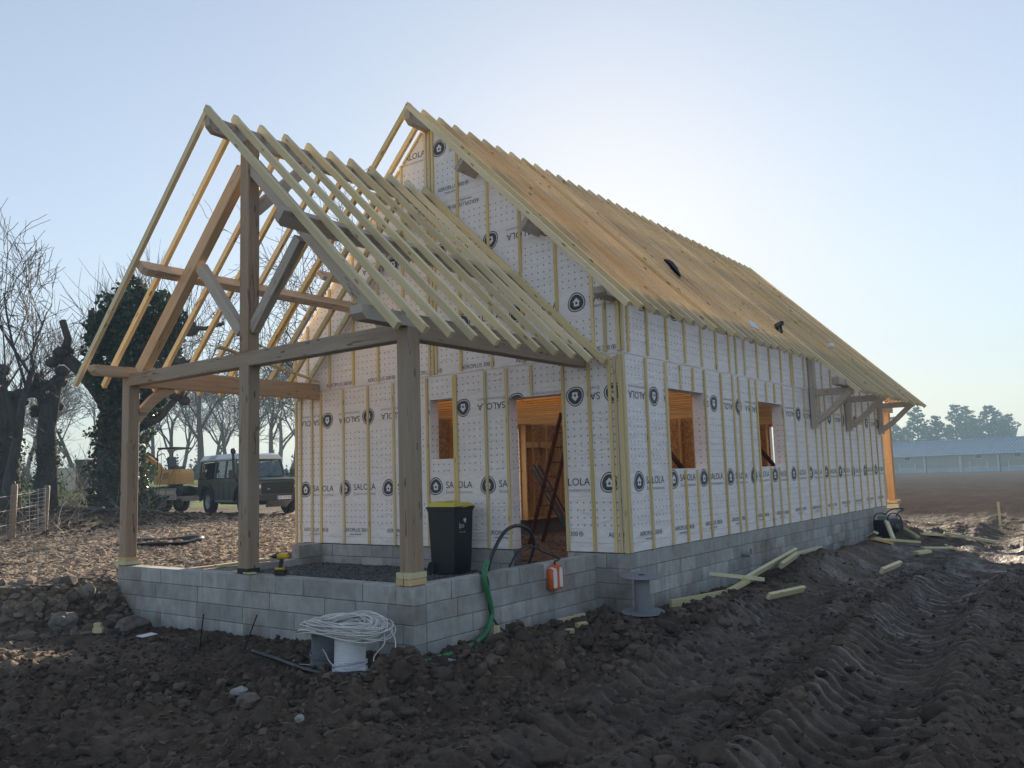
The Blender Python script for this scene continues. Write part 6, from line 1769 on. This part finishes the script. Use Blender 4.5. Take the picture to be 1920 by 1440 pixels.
def pollard(px_, py_, seed, label, H_, r, heads, ivyn=1500, group=None, sh=26, L=2.0):
    e = empty('pollard_tree', (px_, py_, hz(px_, py_)), 0, label, 'tree', group)
    g = random.Random(seed); T, S = Tubes(), Tubes()
    T.add([fr(0, -.4), fr(.03, H_*.3), fr(-.06, H_*.6), fr(0, H_*.8)], [r*1.4, r, r*.9, r*.85], 11)
    for dx, z, rr in heads:
        T.add([fr(0, H_*.62), fr(dx*.5, H_*.62+(z-H_*.62)*.55), fr(dx, z)], [r*.7, rr*.9, rr*.8], 8)
        knob(g, e, fr(dx, z), rr*1.3); knob(g, e, fr(dx+g.gauss(0, .2), z-.3), rr)
        shoots(g, S, fr(dx, z+.1), sh, L, 0.5)
    for i in range(60):                        # epicormic shoots along the trunk
        z = g.uniform(.8, H_*.9); a = g.random()*6.28
        shoots(g, S, Vector((math.cos(a)*r*.9, math.sin(a)*r*.9, z)), 1, .9, .9, .009, .4)
    T.build('trunk', BARK_D, e); S.build('crown', TWIG, e)
    gg = np.random.default_rng(seed)
    C = np.concatenate([ell(gg, 0, H_*.15, 0, r*1.5, H_*.2, r*1.5, ivyn//2), ell(gg, 0, H_*.4, 0, r*1.3, H_*.25, r*1.3, ivyn//2)])
    cards('ivy', C, 0.11, IVY, e, seed, 1.1)
pollard(3.6, 24.9, 21, 'knobbly pollard with twin heads, next to the ivy clad tree', 4.6, 0.34, ((-.4, 4.5, .22), (.3, 4.7, .24), (-.1, 3.7, .2)))
pollard(2.6, 25.8, 22, 'thick dark pollard trunk at the left behind the wire mesh', 4.7, 0.44, ((-.3, 4.4, .26), (.4, 4.0, .22)), 2600)
pollard(6.1, 24.2, 24, 'slim leaning pollard just left of the ivy clad tree', 3.9, 0.3, ((-.35, 4.1, .22), (.1, 3.6, .2)), 500, sh=16, L=1.5)
bare_tree((1.9, 24.0, hz(1.9, 24.0)), 9.5, 31, 'tall bare tree cut off by the left picture edge', kids=(7, 6, 5, 4), spread=0.7, r=0.2, lean=(.02, -.02), bark=BARK_D)

# rows behind
gB = random.Random(77)
def at(px_, D):                                # a spot in the distance, by bearing and depth
    t = (px_-960)/1565.5
    F2 = Vector((0.8008, 0.5989)); R2 = Vector((0.5989, -0.8008))
    v = Vector((HX, HY))+(F2*1.03+R2*t)*D
    return (v.x, v.y)
ORD = ['first', 'second', 'third', 'fourth', 'fifth', 'sixth', 'seventh', 'eighth', 'ninth', 'tenth', 'eleventh', 'twelfth', 'thirteenth', 'fourteenth', 'fifteenth', 'sixteenth', 'seventeenth', 'eighteenth', 'nineteenth', 'twentieth']
BG = [268, 300, 322, 352, 378, 402, 430, 458, 492, 512, 536, 556, 118, 150, 60, 20, 238]
for i, (px_, D, h) in enumerate(((268, 80, 10), (300, 66, 9.5), (322, 84, 11), (352, 62, 11.5), (378, 90, 12), (402, 74, 10), (430, 95, 12), (458, 80, 11), (492, 62, 10.5), (512, 88, 12), (536, 70, 11.5), (556, 92, 12), (118, 60, 9), (150, 82, 11), (60, 90, 11), (20, 78, 10), (238, 95, 12))):
    x, y = at(px_, D); rank = sorted(BG).index(px_)
    bare_tree((x, y, hz(x, y)), h*gB.uniform(.9, 1.15), 100+i, '%s bare tree from the left in the hazy row beyond the field' % ORD[rank], 'bare trees beyond the field', kids=(6, 5, 4, 4), spread=0.62, minr=0.02)
x, y = at(612, 34)
bare_tree((x, y, hz(x, y)), 12.5, 160, 'slender bare tree rising behind the gable and porch rafters', kids=(8, 6, 4, 4), spread=0.7, r=0.17, minr=0.011)
for (a, b_, D0, D1, n, lb, sd) in ((-80, 330, 64, 66, 15000, 'low dark hedge along the far side of the field, left stretch', 41), (330, 640, 63, 66, 13000, 'low dark hedge along the far side of the field behind the car', 42)):
    g = np.random.default_rng(sd); C = []
    for k in range(n):
        px_ = a+(b_-a)*g.random(); x, y = at(px_, D0+(D1-D0)*g.random())
        C.append((x, y, 1.6+abs(g.normal(0, .55))*(0.8+0.5*math.sin(px_*0.13)+0.3*math.sin(px_*.51))))
    o = cards('hedge', np.array(C), 0.2, HEDGE, None, sd); tag(o, lb, 'hedge')
g = np.random.default_rng(44); C = []
for k in range(9000):
    px_ = 1640+300*g.random(); x, y = at(px_, 196+14*g.random())
    C.append((x, y, -0.3+abs(g.normal(0, 2.6))*(0.8+0.35*math.sin(px_*0.09)+0.25*math.sin(px_*.31))))
tag(cards('hedge', np.array(C), 0.7, PINE, None, 44), 'dark undergrowth of the wood behind the barn', 'undergrowth', kind='stuff')
# brush and suckers at the foot of the ivy tree and in the gap
def brush(loc, n, L, seed, label, r=0.012, mat=TWIG_P, sp=0.9, w=0.8):
    g = random.Random(seed); T = Tubes(); z = hz(*loc)
    for i in range(n):
        p = Vector((loc[0]+IR[0]*g.gauss(0, w), loc[1]+IR[1]*g.gauss(0, w), z))
        P, _ = wander(g, p, Vector((g.gauss(0, sp), g.gauss(0, sp), 0.8)), L*(0.5+g.random()), 5, 0.2, -0.1)
        T.add(P, [r, r, r*.8, r*.7, r*.6, r*.3], 3)
    tag(T.build('brushwood', mat, None), label, 'brushwood')
brush((3.2, 18.3), 60, 0.7, 61, 'tangle of pale brushwood between ivy tree and trailer', sp=1.0, w=0.5)
brush((6.0, 30.5), 200, 2.4, 62, 'thicket of twigs in the gap between pollards and ivy tree', 0.014, sp=0.5, w=1.6)
brush((-1.3, 16.2), 90, 0.9, 63, 'dead stalks along the wire fence under the pollards', 0.009, sp=0.8, w=1.5)
# fallen limb on the bank
x, y = 2.6, 18.3; z = hz(x, y)
b = MB(); b.tube(smooth_path([(x-1.3, y+.8, hz(x-1.3, y+.8)+.1), (x-.3, y+.1, z+.12), (x+.5, y-.3, z+.08), (x+1.2, y-1.0, hz(x+1.2, y-1)+.04)], 5), 0.05, 7); b.tube(smooth_path([(x-.3, y+.1, z+.1), (x-.6, y-.4, z+.2), (x-1.1, y-.6, z+.06)], 5), 0.03, 6)
tag(b.build('fallen_branch', BARK, None, smooth=True), 'fallen branch lying at the foot of the ivy tree', 'branch')

# ---- fence: posts, wire, mesh panel
for i, (x, y, h, lb) in enumerate(((-1.54, 14.99, 1.25, 'round wooden fence post left of the white wire mesh'), (-2.62, 13.9, 1.2, 'fence post cut off by the left picture edge'), (-0.35, 16.1, 1.1, 'dark fence post behind the wire mesh'))):
    b = MB(); b.lathe([(0.075, -.3), (0.07, h-.04), (0.05, h)], 10, 0, Matrix.Translation((x, y, hz(x, y))) @ Matrix.Rotation(R(2+i), 4, 'X'))
    tag(b.build('fence_post', WOOD_POST, None, angle=40), lb, 'fence post')
WIRE = m_plain('fence_wire', (0.5, 0.5, 0.48), 0.5, 0.4)
mp = empty('wire_mesh', (-0.95, 15.35, hz(-0.95, 15.35)), math.atan2(-0.8, 0.6), 'bent whitish wire mesh panel hanging on the fence', 'mesh panel')
for k in range(11):
    z = 0.12+0.095*k; sag = 0.22*(1-k/11)**1.5
    b = MB(); b.tube([(-0.28+sag, 0, z-0.02), (0.0+sag*.5, 0.02, z+0.0), (0.27, 0, z+0.045)], 0.007, 6); b.build('wire', WIRE, mp)
for xx in (-0.1, 0.1, 0.27):
    b = MB(); b.tube([(xx+.03, 0.01, 0.1), (xx, 0.02, 0.6), (xx, 0.01, 1.12)], 0.006, 5); b.build('wire', WIRE, mp)
b = MB()
for k in range(3):
    z = 0.35+0.32*k
    b.tube([(-3.6, 12.9, hz(-3.6, 12.9)+z), (-2.62, 13.9, hz(-2.62, 13.9)+z), (-1.54, 14.99, hz(-1.54, 14.99)+z), (-0.35, 16.1, hz(-.35, 16.1)+z)], 0.004, 4)
tag(b.build('fence_wire', WIRE, None), 'thin strands of wire strung between the fence posts', 'fence wire')
x, y = at(131, 44); b = MB(); b.lathe([(0.42, -.3), (0.36, 1.2), (0.45, 1.75)], 9, 0, Matrix.Translation((x, y, hz(x, y)))); tag(b.build('tree_stump', BARK_D, None, angle=40), 'tall cut stump in the gap between the left trees', 'stump')
x, y = at(117, 46); b = MB(); b.box((-1.1, -0.03, 0), (1.1, 0.03, 1.2), 0, Matrix.Translation((x, y, hz(x, y))) @ Matrix.Rotation(R(-53), 4, 'Z')); b.box((-1.15, -0.05, 1.2), (1.15, 0.05, 1.28), 0, Matrix.Translation((x, y, hz(x, y))) @ Matrix.Rotation(R(-53), 4, 'Z')); tag(b.build('board_panel', m_plain('pale_board', (0.55, 0.5, 0.42), 0.8), None), 'pale board panel standing in the gap between the left trees', 'panel')
# marker stakes in the field
for (x, y, h, lb) in ((17.4, -2.2, 0.65, 'thin wooden stake standing in the sunlit soil at right'),):
    beam_o = beam('marker_stake', (x, y, hz(x, y)-.2), (x+.02, y, hz(x, y)+h), 0.06, 0.05, WOOD_OFFCUT, None, up=(1, 0, 0)); tag(beam_o, lb, 'stake')

# ---- pines behind the barn
def pine_geo(seed, h):
    g = random.Random(seed); T = Tubes(); C = []
    P, _ = wander(g, Vector((0, 0, 0)), Vector((0, 0, 1)), h, 6, 0.02)
    T.add(P, [h*.02*(1-i/6.6) for i in range(7)], 6)
    lv = 17
    for k in range(lv):
        t = 0.22+0.76*k/lv; z = h*t
        Lb = h*0.27*(1-t)**0.85*(0.75+0.5*g.random())+h*.03
        m = g.randint(4, 6)
        for j in range(m):
            if g.random() < 0.2: continue
            a = 6.283*j/m+g.random(); d = Vector((math.cos(a), math.sin(a), 0.18+0.3*t-(.25 if t < .45 else 0)))
            L_ = Lb*(0.6+0.6*g.random())
            Q, _ = wander(g, Vector((0, 0, z)), d, L_, 3, 0.07, 0.06)
            T.add(Q, [h*.005, h*.004, h*.003, h*.001], 3)
            nn_ = int(9+L_*9)
            for q in range(nn_):
                s = 0.3+0.75*g.random()**0.8; i = min(int(s*3), 2); pt = Q[i].lerp(Q[i+1], min(s*3-i, 1.2))
                C.append(pt+Vector((g.gauss(0, .16*L_**.5), g.gauss(0, .16*L_**.5), g.gauss(-.05, .1))))
    return T, np.array([tuple(c_) for c_ in C])
PG = []
for sd, h in ((1, 13.0), (2, 13.5), (3, 12.0), (4, 14.0)):
    T, C = pine_geo(sd, h)
    tm = mesh('pine_trunk', T.V, T.F, True); tm.materials.append(BARK)
    o = cards('needles', C, 0.52, PINE, None, sd, 0.9); cm = o.data; bpy.data.objects.remove(o)
    PG.append((tm, cm))
gp = random.Random(9)
PN = [1672, 1690, 1716, 1738, 1762, 1776, 1800, 1815, 1833, 1856, 1878, 1897, 1915, 1655, 1704, 1752, 1848, 1906]
for i, (px_, D, s) in enumerate(((1672, 178, .74), (1690, 186, .84), (1716, 192, .78), (1738, 180, .92), (1762, 205, .7), (1776, 176, .80), (1800, 196, .82), (1815, 184, .96), (1833, 190, 1.02), (1856, 200, .82), (1878, 180, 1.06), (1897, 195, .88), (1915, 186, .86), (1655, 190, .8), (1704, 175, .66), (1752, 190, .72), (1848, 182, .8), (1906, 176, .72))):
    x, y = at(px_, D); rank = sorted(PN).index(px_)
    e = empty('pine_tree', (x, y, hz(x, y)-.2), gp.random()*6, '%s pine counted from the house in the hazy row behind the barn' % ORD[rank], 'tree', 'pines behind the barn')
    s *= 1.14; e.scale = (s*1.2, s*1.2, s)
    tm, cm = PG[i % 4]
    link('trunk', tm, e); link('crown', cm, e)

# ------------------------------------------------------------------ haze
b = MB(); b.box((-850, -850, -3.5), (850, 850, 17))
me = mesh('haze', b.V, b.F)
hm = bpy.data.materials.new('haze'); hm.use_nodes = True
ht = hm.node_tree; ht.nodes.clear()
ho = ht.nodes.new('ShaderNodeOutputMaterial'); hv = ht.nodes.new('ShaderNodeVolumePrincipled')
hv.inputs['Color'].default_value = (0.55, 0.80, 1.0, 1)
hv.inputs['Density'].default_value = 0.0020
hv.inputs['Anisotropy'].default_value = 0.0
ht.links.new(hv.outputs[0], ho.inputs['Volume'])
o = link('haze', me, None, hm)
tag(o, 'thin winter haze over the whole place', 'haze', kind='stuff')
